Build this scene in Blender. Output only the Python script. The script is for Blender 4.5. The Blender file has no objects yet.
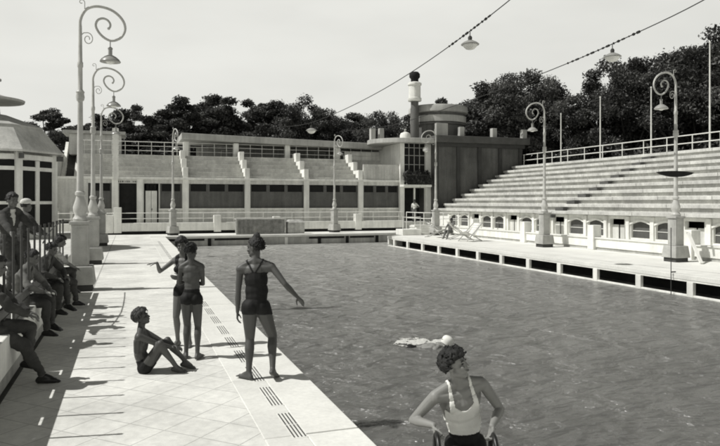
import bpy, bmesh, math, random
import numpy as np
from mathutils import Vector as V, Matrix, Quaternion, noise
PI = math.pi
R = math.radians
random.seed(7)
scn = bpy.context.scene
col = scn.collection
TH = math.atan(230 / 650.0)          # the pool axis is +Y; the camera looks TH to the right of it
SUN_AZ = V((1.0, -0.17, 0)).normalized()
SUN_EL = R(53)

# ------------------------------------------------------------------ materials
TINT = (1.0, 1.0, 0.945)


def g(v):
    return (v * TINT[0], v * TINT[1], v * TINT[2], 1)


def mat(name, val, rough=0.7, var=0.18, scale=2.0, bump=0.0, bscale=30.0, streak=0.0, spec=0.3, fine=0.0, metal=0.0, island=0.0, coord='pos'):
    m = bpy.data.materials.new(name)
    m.use_nodes = True
    nt = m.node_tree
    N, L = nt.nodes, nt.links
    b = N['Principled BSDF']
    b.inputs['Roughness'].default_value = rough
    b.inputs['Metallic'].default_value = metal
    b.inputs['Specular IOR Level'].default_value = spec
    if coord == 'pos':
        src = N.new('ShaderNodeNewGeometry').outputs['Position']
    else:
        src = N.new('ShaderNodeTexCoord').outputs['Object']

    def noi(sc, det=5, vec=src, ro=0.6):
        n = N.new('ShaderNodeTexNoise')
        n.inputs['Scale'].default_value = sc
        n.inputs['Detail'].default_value = det
        n.inputs['Roughness'].default_value = ro
        L.new(vec, n.inputs['Vector'])
        return n.outputs['Fac']

    def rng(f, a, b_, lo=0.3, hi=0.7):
        r = N.new('ShaderNodeMapRange')
        r.inputs[1].default_value = lo
        r.inputs[2].default_value = hi
        r.inputs[3].default_value = a
        r.inputs[4].default_value = b_
        L.new(f, r.inputs[0])
        return r.outputs[0]

    def mul(a, b_):
        n = N.new('ShaderNodeMath')
        n.operation = 'MULTIPLY'
        L.new(a, n.inputs[0])
        if isinstance(b_, float):
            n.inputs[1].default_value = b_
        else:
            L.new(b_, n.inputs[1])
        return n.outputs[0]
    f = rng(noi(scale), 1 - var, 1 + var)
    if fine:
        f = mul(f, rng(noi(scale * 14, 3), 1 - fine, 1 + fine))
    if streak:
        mp = N.new('ShaderNodeMapping')
        mp.inputs['Scale'].default_value = (3.0, 3.0, 0.25)
        L.new(src, mp.inputs['Vector'])
        f = mul(f, rng(noi(1.3, 6, mp.outputs[0]), 1 - streak, 1 + streak * 0.4))
    if island:
        ge = N.new('ShaderNodeNewGeometry')
        f = mul(f, rng(ge.outputs['Random Per Island'], 1 - island, 1 + island * .5, 0, 1))
    f = mul(f, float(val))
    c = N.new('ShaderNodeCombineColor')
    for i in range(3):
        L.new(mul(f, TINT[i]), c.inputs[i])
    L.new(c.outputs[0], b.inputs['Base Color'])
    if bump:
        bn = N.new('ShaderNodeBump')
        bn.inputs['Strength'].default_value = bump
        bn.inputs['Distance'].default_value = 0.02
        L.new(noi(bscale, 6), bn.inputs['Height'])
        L.new(bn.outputs[0], b.inputs['Normal'])
    return m


def tile_mat(name, val, size=0.5, rot=R(45), mort=0.68, var=0.10):
    m = mat(name, 0.93, 0.75, 0.20, 0.8, 0.2, 60, fine=0.10)
    nt = m.node_tree
    N, L = nt.nodes, nt.links
    b = N['Principled BSDF']
    base = b.inputs['Base Color'].links[0].from_socket
    geo = N.new('ShaderNodeNewGeometry')
    mp = N.new('ShaderNodeMapping')
    mp.inputs['Rotation'].default_value = (0, 0, rot)
    L.new(geo.outputs['Position'], mp.inputs['Vector'])
    br = N.new('ShaderNodeTexBrick')
    br.offset = 0
    br.inputs['Color1'].default_value = (val * (1 - var),) * 3 + (1,)
    br.inputs['Color2'].default_value = (val * (1 + var),) * 3 + (1,)
    br.inputs['Mortar'].default_value = (val * mort,) * 3 + (1,)
    br.inputs['Scale'].default_value = 1
    br.inputs['Mortar Size'].default_value = 0.008
    br.inputs['Mortar Smooth'].default_value = 0.4
    br.inputs['Brick Width'].default_value = size
    br.inputs['Row Height'].default_value = size
    L.new(mp.outputs[0], br.inputs['Vector'])
    mx = N.new('ShaderNodeMix')
    mx.data_type = 'RGBA'
    mx.blend_type = 'MULTIPLY'
    mx.inputs[0].default_value = 1
    L.new(base, mx.inputs[6])
    L.new(br.outputs['Color'], mx.inputs[7])
    L.new(mx.outputs[2], b.inputs['Base Color'])
    return m


def water_mat():
    m = bpy.data.materials.new('pool_water')
    m.use_nodes = True
    N, L = m.node_tree.nodes, m.node_tree.links
    b = N['Principled BSDF']
    b.inputs['Roughness'].default_value = 0.27
    b.subsurface_method = 'BURLEY'
    b.inputs['Subsurface Weight'].default_value = 1.0
    b.inputs['Subsurface Radius'].default_value = (1, 1, 1)
    b.inputs['Subsurface Scale'].default_value = 0.22
    b.inputs['IOR'].default_value = 1.33
    b.inputs['Specular IOR Level'].default_value = 0.75
    geo = N.new('ShaderNodeNewGeometry')

    def noi(sc, stretch, det=4, dist=0.6):
        mp = N.new('ShaderNodeMapping')
        mp.inputs['Scale'].default_value = stretch
        mp.inputs['Rotation'].default_value = (0, 0, R(14))
        L.new(geo.outputs['Position'], mp.inputs['Vector'])
        n = N.new('ShaderNodeTexNoise')
        n.inputs['Scale'].default_value = sc
        n.inputs['Detail'].default_value = det
        n.inputs['Distortion'].default_value = dist
        L.new(mp.outputs[0], n.inputs['Vector'])
        return n.outputs['Fac']
    a = noi(1.5, (0.75, 1.35, 1), 4, 0.8)
    c = noi(5.5, (0.8, 1.2, 1), 3, 0.5)
    d = noi(0.35, (1, 1, 1), 3)
    ad = N.new('ShaderNodeMath')
    ad.operation = 'MULTIPLY_ADD'
    L.new(c, ad.inputs[0])
    ad.inputs[1].default_value = 0.28
    L.new(a, ad.inputs[2])
    bn = N.new('ShaderNodeBump')
    bn.inputs['Strength'].default_value = 1.0
    bn.inputs['Distance'].default_value = 0.60
    L.new(ad.outputs[0], bn.inputs['Height'])
    L.new(bn.outputs[0], b.inputs['Normal'])
    r = N.new('ShaderNodeMapRange')
    r.inputs[1].default_value = 0.3
    r.inputs[2].default_value = 0.7
    r.inputs[3].default_value = 0.125
    r.inputs[4].default_value = 0.165
    L.new(d, r.inputs[0])
    cc = N.new('ShaderNodeCombineColor')
    # sky reflection painted in: base colour grows paler towards the far end
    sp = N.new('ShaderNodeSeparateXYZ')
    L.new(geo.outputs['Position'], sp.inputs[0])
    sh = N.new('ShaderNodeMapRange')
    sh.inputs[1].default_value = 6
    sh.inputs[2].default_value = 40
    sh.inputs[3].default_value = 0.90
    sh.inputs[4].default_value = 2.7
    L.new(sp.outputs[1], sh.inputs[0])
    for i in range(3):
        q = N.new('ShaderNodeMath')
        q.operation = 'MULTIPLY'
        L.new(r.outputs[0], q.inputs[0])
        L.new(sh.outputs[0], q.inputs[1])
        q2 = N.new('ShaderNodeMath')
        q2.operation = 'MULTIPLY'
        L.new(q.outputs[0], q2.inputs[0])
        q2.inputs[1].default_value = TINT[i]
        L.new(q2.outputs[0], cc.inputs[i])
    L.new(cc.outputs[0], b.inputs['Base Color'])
    return m


def leaf_mat(name, lo, hi):
    m = bpy.data.materials.new(name)
    m.use_nodes = True
    N, L = m.node_tree.nodes, m.node_tree.links
    b = N['Principled BSDF']
    b.inputs['Roughness'].default_value = 0.5
    b.inputs['Specular IOR Level'].default_value = 0.35
    geo = N.new('ShaderNodeNewGeometry')
    oi = N.new('ShaderNodeObjectInfo')
    n = N.new('ShaderNodeTexNoise')
    n.inputs['Scale'].default_value = 0.55
    n.inputs['Detail'].default_value = 5
    L.new(geo.outputs['Position'], n.inputs['Vector'])
    r = N.new('ShaderNodeMapRange')
    r.inputs[1].default_value = 0.35
    r.inputs[2].default_value = 0.65
    r.inputs[3].default_value = lo
    r.inputs[4].default_value = hi
    L.new(n.outputs['Fac'], r.inputs[0])
    n2 = N.new('ShaderNodeMapRange')
    n2.inputs[3].default_value = 0.5
    n2.inputs[4].default_value = 1.5
    L.new(geo.outputs['Random Per Island'], n2.inputs[0])
    mu = N.new('ShaderNodeMath')
    mu.operation = 'MULTIPLY'
    L.new(r.outputs[0], mu.inputs[0])
    L.new(n2.outputs[0], mu.inputs[1])
    n3 = N.new('ShaderNodeMapRange')
    n3.inputs[3].default_value = 0.75
    n3.inputs[4].default_value = 1.3
    L.new(oi.outputs['Random'], n3.inputs[0])
    mu2 = N.new('ShaderNodeMath')
    mu2.operation = 'MULTIPLY'
    L.new(mu.outputs[0], mu2.inputs[0])
    L.new(n3.outputs[0], mu2.inputs[1])
    cc = N.new('ShaderNodeCombineColor')
    for i in range(3):
        q2 = N.new('ShaderNodeMath')
        q2.operation = 'MULTIPLY'
        L.new(mu2.outputs[0], q2.inputs[0])
        q2.inputs[1].default_value = TINT[i]
        L.new(q2.outputs[0], cc.inputs[i])
    L.new(cc.outputs[0], b.inputs['Base Color'])
    tr = N.new('ShaderNodeBsdfTranslucent')
    L.new(cc.outputs[0], tr.inputs['Color'])
    mx = N.new('ShaderNodeMixShader')
    mx.inputs[0].default_value = 0.25
    L.new(b.outputs[0], mx.inputs[1])
    L.new(tr.outputs[0], mx.inputs[2])
    L.new(mx.outputs[0], N['Material Output'].inputs['Surface'])
    return m


M = dict(
    deck=tile_mat('deck_tiles', 0.70, 0.42, var=0.045),
    coping=mat('coping_stone', 0.72, 0.6, 0.10, 1.3, 0.12, 40, fine=0.07, island=0.08),
    joint=mat('coping_joint', 0.30, 0.9, 0.2, 3),
    farstone=mat('far_deck_stone', 0.72, 0.7, 0.1, 0.8, 0.1, 40, fine=0.05),
    white=mat('whitewashed_concrete', 0.78, 0.7, 0.12, 1.1, 0.15, 25, streak=0.18, fine=0.05),
    wallgrey=mat('weathered_render', 0.6, 0.8, 0.16, 0.7, 0.2, 20, streak=0.25, fine=0.07),
    standwall=mat('pale_plank_concrete', 0.56, 0.8, 0.18, 0.9, 0.2, 18, streak=0.2, fine=0.09),
    stand=mat('grandstand_concrete', 0.55, 0.8, 0.20, 0.9, 0.3, 14, streak=0.22, fine=0.12, island=0.06),
    pool=mat('pool_side_concrete', 0.42, 0.8, 0.2, 1.2, 0.2, 20, streak=0.3),
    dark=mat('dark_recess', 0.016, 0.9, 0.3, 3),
    darkwall=mat('dark_brick_render', 0.115, 0.85, 0.22, 0.9, 0.3, 25, streak=0.3, fine=0.12),
    darkpil=mat('dark_pilaster', 0.055, 0.85, 0.2, 2, 0.2, 25),
    roof=mat('roof_felt', 0.09, 0.9, 0.25, 1.5, 0.2, 15),
    slab=mat('grey_roof_slab', 0.42, 0.85, 0.2, 0.8, 0.2, 20, streak=0.2),
    pane=mat('dark_glass', 0.012, 0.5, 0.3, 1, spec=0.12),
    blind=mat('grey_lower_panel', 0.115, 0.7, 0.2, 1.2, streak=0.25, fine=0.1),
    paint=mat('white_paint_metal', 0.68, 0.45, 0.12, 4, 0.05, 40, spec=0.4, fine=0.05),
    lamp=mat('pale_lamp_paint', 0.52, 0.45, 0.16, 3, 0.08, 40, spec=0.4, coord='obj', fine=0.06, streak=0.25),
    lampst=mat('lamp_plinth_stone', 0.40, 0.8, 0.16, 4, 0.25, 40, coord='obj', fine=0.08, streak=0.2),
    shade=mat('enamel_shade', 0.30, 0.3, 0.1, 4, spec=0.5, coord='obj'),
    globe=mat('opal_glass', 0.80, 0.25, 0.03, 4, spec=0.5, coord='obj'),
    steel=mat('grey_iron', 0.05, 0.5, 0.2, 6, spec=0.4),
    black=mat('black_rubber_rail', 0.015, 0.35, 0.2, 8, spec=0.5),
    iron=mat('cast_iron_grate', 0.06, 0.6, 0.3, 8, spec=0.3),
    cable=mat('black_cable', 0.03, 0.7, 0.2, 5),
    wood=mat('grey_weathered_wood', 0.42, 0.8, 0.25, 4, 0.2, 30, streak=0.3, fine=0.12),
    wooddk=mat('dark_reed_slats', 0.27, 0.85, 0.3, 5, 0.2, 30, streak=0.3, fine=0.12),  # slats and body in a darker tone than the frame wood
    canvas=mat('white_canvas', 0.72, 0.85, 0.08, 5, 0.1, 60),
    earth=mat('bare_earth', 0.17, 0.95, 0.3, 0.35, 0.3, 8, fine=0.12),
    bark=mat('tree_bark', 0.07, 0.9, 0.3, 3, 0.5, 14, coord='obj'),
    skin=mat('tanned_skin', 0.125, 0.5, 0.10, 5, 0.05, 90, spec=0.35, coord='obj'),
    skinlt=mat('pale_skin', 0.22, 0.5, 0.08, 6, 0.05, 90, spec=0.35, coord='obj'),
    skindk=mat('shaded_tan_skin', 0.075, 0.5, 0.10, 5, 0.05, 90, spec=0.35, coord='obj'),  # tan darkened further, with the shade on the bathers' backs put into it
    suit=mat('black_wool_swimsuit', 0.01, 0.7, 0.25, 14, 0.15, 120, spec=0.25, coord='obj'),
    vest=mat('white_cotton_vest', 0.72, 0.85, 0.07, 9, 0.25, 26, coord='obj'),
    shirt=mat('white_shirt', 0.62, 0.85, 0.1, 9, 0.25, 22, coord='obj'),
    shirtg=mat('grey_striped_shirt', 0.30, 0.85, 0.2, 9, 0.3, 22, coord='obj'),
    cloth=mat('dark_suit_cloth', 0.055, 0.9, 0.25, 8, 0.3, 24, coord='obj'),
    clothg=mat('grey_cloth', 0.13, 0.9, 0.25, 8, 0.3, 24, coord='obj'),
    shoe=mat('black_leather', 0.02, 0.35, 0.2, 8, coord='obj'),
    hair=mat('dark_hair', 0.013, 0.55, 0.4, 30, 0.5, 130, spec=0.4, coord='obj'),
    hairlt=mat('sunlit_brown_hair', 0.045, 0.55, 0.4, 30, 0.5, 130, spec=0.4, coord='obj'),
    eye=mat('eye_dark', 0.02, 0.2, 0.1, 5, spec=0.5, coord='obj'),
    lips=mat('lips', 0.11, 0.5, 0.1, 9, coord='obj'),
    foam=mat('white_foam', 0.55, 0.6, 0.12, 14, 0.5, 40),
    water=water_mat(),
    leafA=leaf_mat('foliage_dark', 0.024, 0.125),
    leafB=leaf_mat('foliage_mid', 0.022, 0.125),
    shrub=leaf_mat('balcony_leaves', 0.02, 0.09),
)


# ------------------------------------------------------------------ helpers
def tag(o, label=None, cat=None, group=None, kind=None):
    if label:
        o['label'] = label
    if cat:
        o['category'] = cat
    if group:
        o['group'] = group
    if kind:
        o['kind'] = kind
    return o


def origin(o):
    p = V((0, 0, 0))
    while o is not None:
        p += o.location
        o = o.parent
    return p


class MB:
    def __init__(s):
        s.v, s.f = [], []

    def add(s, vs, fs):
        n = len(s.v)
        s.v += [tuple(p) for p in vs]
        s.f += [tuple(i + n for i in q) for q in fs]
        return s

    def hexa(s, p):
        return s.add(p, [(0, 3, 2, 1), (4, 5, 6, 7), (0, 1, 5, 4), (1, 2, 6, 5), (2, 3, 7, 6), (3, 0, 4, 7)])

    def box(s, x0, x1, y0, y1, z0, z1):
        return s.hexa([(x0, y0, z0), (x1, y0, z0), (x1, y1, z0), (x0, y1, z0), (x0, y0, z1), (x1, y0, z1), (x1, y1, z1), (x0, y1, z1)])

    def cbox(s, c, sz, rz=0.0):
        ca, sa = math.cos(rz), math.sin(rz)
        p = []
        for dz in (-.5, .5):
            for dx, dy in ((-.5, -.5), (.5, -.5), (.5, .5), (-.5, .5)):
                x, y = dx * sz[0], dy * sz[1]
                p.append((c[0] + x * ca - y * sa, c[1] + x * sa + y * ca, c[2] + dz * sz[2]))
        return s.hexa(p)

    def quad(s, *p):
        return s.add(p, [tuple(range(len(p)))])

    def tube(s, pts, rad, n=8, cap=True, closed=False):
        pts = [V(p) for p in pts]
        if not hasattr(rad, '__len__'):
            rad = [rad] * len(pts)
        vs, fs = [], []
        prev = None
        m = len(pts)
        for i, p in enumerate(pts):
            if closed:
                d = pts[(i + 1) % m] - pts[i - 1]
            else:
                d = pts[min(i + 1, m - 1)] - pts[max(i - 1, 0)]
            d = d.normalized() if d.length > 1e-9 else V((0, 0, 1))
            if prev is None:
                a = d.orthogonal().normalized()
            else:
                a = prev - d * prev.dot(d)
                a = a.normalized() if a.length > 1e-6 else d.orthogonal().normalized()
            prev = a
            b = d.cross(a)
            for k in range(n):
                t = 2 * PI * k / n
                vs.append(p + (a * math.cos(t) + b * math.sin(t)) * rad[i])
        for i in range(m if closed else m - 1):
            j = (i + 1) % m
            for k in range(n):
                k2 = (k + 1) % n
                fs.append((i * n + k, i * n + k2, j * n + k2, j * n + k))
        if cap and not closed:
            fs.append(tuple(range(n - 1, -1, -1)))
            fs.append(tuple(range((m - 1) * n, m * n)))
        return s.add(vs, fs)

    def lathe(s, prof, n=20, c=(0, 0, 0), rot=0.0):
        vs, fs = [], []
        for r, z in prof:
            for k in range(n):
                t = 2 * PI * k / n + rot
                vs.append((c[0] + r * math.cos(t), c[1] + r * math.sin(t), c[2] + z))
        for i in range(len(prof) - 1):
            for k in range(n):
                k2 = (k + 1) % n
                fs.append((i * n + k, i * n + k2, (i + 1) * n + k2, (i + 1) * n + k))
        fs.append(tuple(range(n - 1, -1, -1)))
        fs.append(tuple(range((len(prof) - 1) * n, len(prof) * n)))
        return s.add(vs, fs)

    def prism(s, poly, h0, h1, axis='z'):
        n = len(poly)

        def mk(a, b, h):
            return (a, b, h) if axis == 'z' else ((h, a, b) if axis == 'x' else (a, h, b))
        vs = [mk(a, b, h0) for a, b in poly] + [mk(a, b, h1) for a, b in poly]
        fs = [tuple(range(n - 1, -1, -1)), tuple(range(n, 2 * n))]
        for i in range(n):
            j = (i + 1) % n
            fs.append((i, j, n + j, n + i))
        return s.add(vs, fs)

    def build(s, name, m, parent=None, world=True, smooth=False, bevel=0.0, loc=None):
        off = origin(parent) if (parent is not None and world) else V((0, 0, 0))
        if loc is not None:
            off = V(loc)
        me = bpy.data.meshes.new(name)
        me.from_pydata([V(p) - off for p in s.v], [], s.f)
        bm = bmesh.new()
        bm.from_mesh(me)
        bmesh.ops.recalc_face_normals(bm, faces=bm.faces)
        bm.to_mesh(me)
        bm.free()
        me.materials.append(m)
        if smooth:
            me.shade_smooth()
            if smooth != 'all':
                me.set_sharp_from_angle(angle=R(40))
        o = bpy.data.objects.new(name, me)
        col.objects.link(o)
        if parent is not None:
            o.parent = parent
        elif loc is not None:
            o.location = loc
        if bevel:
            b = o.modifiers.new('bevel', 'BEVEL')
            b.width = bevel
            b.segments = 2
            b.limit_method = 'ANGLE'
        return o


def thing(name, label, cat, loc=(0, 0, 0), rz=0.0, group=None):
    o = bpy.data.objects.new(name, None)
    o.empty_display_size = 0.2
    col.objects.link(o)
    o.location = loc
    o.rotation_euler = (0, 0, rz)
    return tag(o, label, cat, group)


def copy_tree(o, parent=None):
    c = o.copy()
    col.objects.link(c)
    c.parent = parent
    for ch in list(o.children):
        copy_tree(ch, c)
    return c


def struct(mb, name, m, **k):
    return tag(mb.build(name, m, **k), kind='structure')


# ------------------------------------------------------------------ the setting
PX0, PX1, PY0, PY1, PXE, PYE = 2.0, 15.0, 3.95, 40.6, 17.5, 37.3
WZ = -0.6
b = MB()
zG = -0.03
BIG = 1500
for x0, x1, y0, y1 in ((-BIG, PX0 - .5, -BIG, BIG), (PXE + .5, BIG, -BIG, BIG), (PX0 - .5, PXE + .5, -BIG, PY0 - .5), (PX0 - .5, PXE + .5, PY1 + .5, BIG)):
    b.quad((x0, y0, zG), (x1, y0, zG), (x1, y1, zG), (x0, y1, zG))
struct(b, 'ground', M['earth'])
b = MB()
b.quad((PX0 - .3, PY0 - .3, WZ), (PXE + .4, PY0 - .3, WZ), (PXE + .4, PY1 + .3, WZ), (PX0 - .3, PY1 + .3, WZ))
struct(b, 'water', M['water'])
# pool floor and its plain sides (mostly under water)
b = MB()
b.box(PX0 - .4, PX0 - .09, PY0 - .3, PY1 + .3, -1.6, -.125)
b.box(PX0 - .09, PX1, PY0 - .4, PY0 - .09, -1.6, -.125)
b.box(PXE, PXE + .4, PYE, PY1 + .3, -1.6, -.125)
b.box(PX0 - .4, PXE + .4, PY0 - .4, PY1 + .4, -1.8, -1.61)
struct(b, 'pool_basin', M['pool'])
# decks
b = MB()
b.box(-1.27, 1.12, -6, 44.3, -.12, 0)
struct(b, 'pool_deck', M['deck'])
b = MB()
b.box(1.12, 17.9, -6, PY0 - 0.7, -.12, 0)
struct(b, 'near_deck', M['deck'])
b = MB()
b.box(1.12, 24, PY1 + 0.5, 44.3, -.12, 0)
b.box(-14, -1.27, 36.6, 44.3, -.12, 0)
b.box(-1.62, -1.27, 16.45, 36.6, -.12, 0)
struct(b, 'far_deck', M['farstone'])
b = MB()
b.box(PX1 + .35, 22.3, -6, PYE - .02, -.12, 0)
b.box(PXE + .1, 22.3, PYE - .02, PY1 + .5, -.12, 0)
struct(b, 'right_deck', M['farstone'])
# coping slabs with joints
b = MB()
y = -6.0
b2 = MB()
while y < PY1:
    y1 = min(y + 1.95, PY1 + .5)
    yy = max(y, PY0) if y < PY0 < y1 else y
    b.box(1.50, PX0, y + .012, y1 - .012, -.11, .008)
    b.box(1.12, 1.498, y + .003, y1 - .003, -.11, .006)
    y = y1
struct(b, 'pool_coping', M['coping'], bevel=.008)
b2.box(1.13, PX0 - .02, -6, PY1, -.115, -.004)
b2.box(PX0, PX1 + .3, PY0 - .7, PY0 - .04, -.115, -.004)
struct(b2, 'coping_bed', M['joint'])
b = MB()
x = PX0
while x < PX1:
    b.box(x + .006, x + 1.85, PY0 - .69, PY0, -.11, .008)
    x += 1.86
struct(b, 'near_coping', M['coping'], bevel=.008)
b = MB()
x = PX0 - .88
while x < PXE:
    x1 = min(x + 3.1, PXE + .1)
    b.box(x + .004, x1 - .004, PY1 + .002, PY1 + .5, -.11, .03)
    x = x1
struct(b, 'far_coping', M['coping'], bevel=.01)
b = MB()
y = -4.0
b.box(PX1, PX1 + .35, -6, PYE, -.13, .006)
b.box(PX1 + .35, PXE + .1, PYE - .018, PYE + .25, -.13, .006)
struct(b, 'right_coping', M['coping'], bevel=.01)
# gutter along the foot of the terrace
b = MB()
b.box(-.86, -.83, 16.5, 43.5, .0005, .004)
struct(b, 'gutter', M['lampst'])

# raised terrace on the left (people stand here behind the railing)
TZ = .58
b = MB()
b.box(-14, -1.62, -6, 36.6, -.1, TZ)
struct(b, 'left_terrace', M['wallgrey'])
b = MB()
b.box(-14, 30, 44.85, 60, -.1, .6)
struct(b, 'far_terrace', M['wallgrey'])

# grates in the coping
def grate_mesh():
    b = MB()
    for k in range(4):
        x = 1.365 + k * .036
        for seg in range(2):
            y0 = -.44 + seg * .45
            b.box(x, x + .016, y0, y0 + .42, .0065, .0105)
    b.box(1.352, 1.49, -.46, .46, .0062, .0078)
    return b


gm = None
k = 0
y = 2.6
while y < 36:
    if gm is None:
        b = MB()
        b.box(-.069, .069, -.36, .36, 0, .0012)
        gm = b.build('drain_grate', M['farstone'])
        for q in range(4):
            x = -.056 + q * .034
            for seg in range(2):
                b = MB()
                b.box(x, x + .012, -.34 + seg * .35, -.01 + seg * .35, .001, .004)
                b.build('slot', M['iron'], gm, world=False)
        o = gm
    else:
        o = copy_tree(gm)
    o.location = (1.43, y + .5, .0065)
    tag(o, 'narrow slotted iron drain grate set flush in the white coping', 'drain grate', 'drain grates along the coping')
    y += .96
    k += 1

# pool side wall on the right: deck carried by piers, dark gaps between
t = thing('pool_side_wall', 'white right-hand pool side with a row of dark openings between short piers', 'pool wall', (PX1, 20, WZ))
b = MB()
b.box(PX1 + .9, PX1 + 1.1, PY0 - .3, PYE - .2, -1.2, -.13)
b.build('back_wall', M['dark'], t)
b = MB()
b.box(PX1 + .02, PX1 + .12, -2, PYE, -1.2, -.55)
b.build('lower_wall', M['white'], t, bevel=.01)
b = MB()
b.box(PX1 + .012, PX1 + .9, -2, PYE, -.18, -.131)
b.build('edge_beam', M['white'], t)
yy = 36.3 + 0.85
b = MB()
b.box(PX1 + .3, PX1 + 1.1, PYE - .22, PYE, -1.2, -.201)
b.box(PX1 + .015, PX1 + .31, PYE - .2, PYE - .0, -.498, -.202)
b.build('end_pier', M['white'], t)
for kk in range(17):
    y = 36.3 - 2.0 * kk
    b = MB()
    b.box(PX1 + .005, PX1 + .12, y - .11, y + .11, -.9, -.181)
    b.build('pier', M['white'], t, bevel=.012)
# far end wall of the pool
t = thing('pool_end_wall', 'grey far end wall of the pool with small dark openings under the white edge', 'pool wall', (9, PY1, WZ))
b = MB()
b.box(PX0 - .05, PXE, PY1 + .1, PY1 + .35, -1.5, -.12)
b.build('wall', M['pool'], t)
for x0, x1 in ((2.2, 4.3), (4.9, 7.1), (10.9, 13.3), (13.7, 15.4)):
    b = MB()
    b.box(x0, x1, PY1 + .08, PY1 + .098, -.27, -.15)
    b.build('slot', M['dark'], t)
for x in (4.6, 7.5, 9.4, 11.6, 13.5, 15.6):
    b = MB()
    b.box(x - .1, x + .1, PY1 + .05, PY1 + .099, -.9, -.14)
    b.build('pier', M['farstone'] if x in (9.4,) else M['dark'], t)

# ------------------------------------------------------------------ left seat wall and railing
t = thing('seat_wall', 'low pale concrete wall along the left terrace that people sit on', 'low wall', (-1.45, 11, 0))
b = MB()
for y0, y1 in ((6.3, 8.93), (8.95, 11.4), (11.42, 14.2), (14.22, 16.45)):
    b.box(-1.62, -1.27, y0, y1, .22, .62)
b.build('seat_block', M['white'], t, bevel=.015)
b = MB()
b.box(-1.62, -1.33, 3.2, 16.4, 0, .22)
b.build('recessed_foot', M['pool'], t)
b = MB()
b.box(-1.62, -1.27, 3.0, 6.28, .22, .62)
b.build('seat_block', M['white'], t, bevel=.015)
b = MB()
b.box(-1.5, -1.02, 4.9, 5.55, 0, .33)
tag(b.build('stone_block', M['white'], bevel=.02, loc=(-1.25, 5.2, 0)), 'squat pale stone block on the deck in the lower left corner', 'stone block')
t = thing('terrace_railing', 'dark thin iron railing with upright posts and curving handrail above the low wall', 'railing', (-1.36, 11, .62))
for k in range(18):
    y = 4.6 + .63 * k
    b = MB()
    b.tube([(-1.36, y, .5), (-1.36, y, 1.70)], .016, 7)
    b.tube([(-1.36, y, 1.69), (-1.36, y, 1.73)], .022, 7)
    b.build('post', M['steel'], t, smooth=True)
b = MB()
b.box(-1.378, -1.342, 4.0, 16.3, .79, .90)
b.build('rail', M['steel'], t)
for k in range(17):  # infill boards with gaps, added to widen and break up the railing's shadow
    if k % 4 == 1:
        continue
    y = 4.6 + .63 * k
    b = MB()
    b.box(-1.374, -1.346, y + .02, y + (.61 if k % 3 else .38), .625, .775)
    b.build('panel', M['steel'], t)
b = MB()
b.tube([(-1.36, 11.9, 1.42), (-1.36, 12.6, 1.53), (-1.36, 13.4, 1.62), (-1.36, 14.3, 1.66), (-1.36, 15.4, 1.68), (-1.36, 16.3, 1.68)], .011, 8)
b.build('handrail', M['steel'], t, smooth=True)

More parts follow.
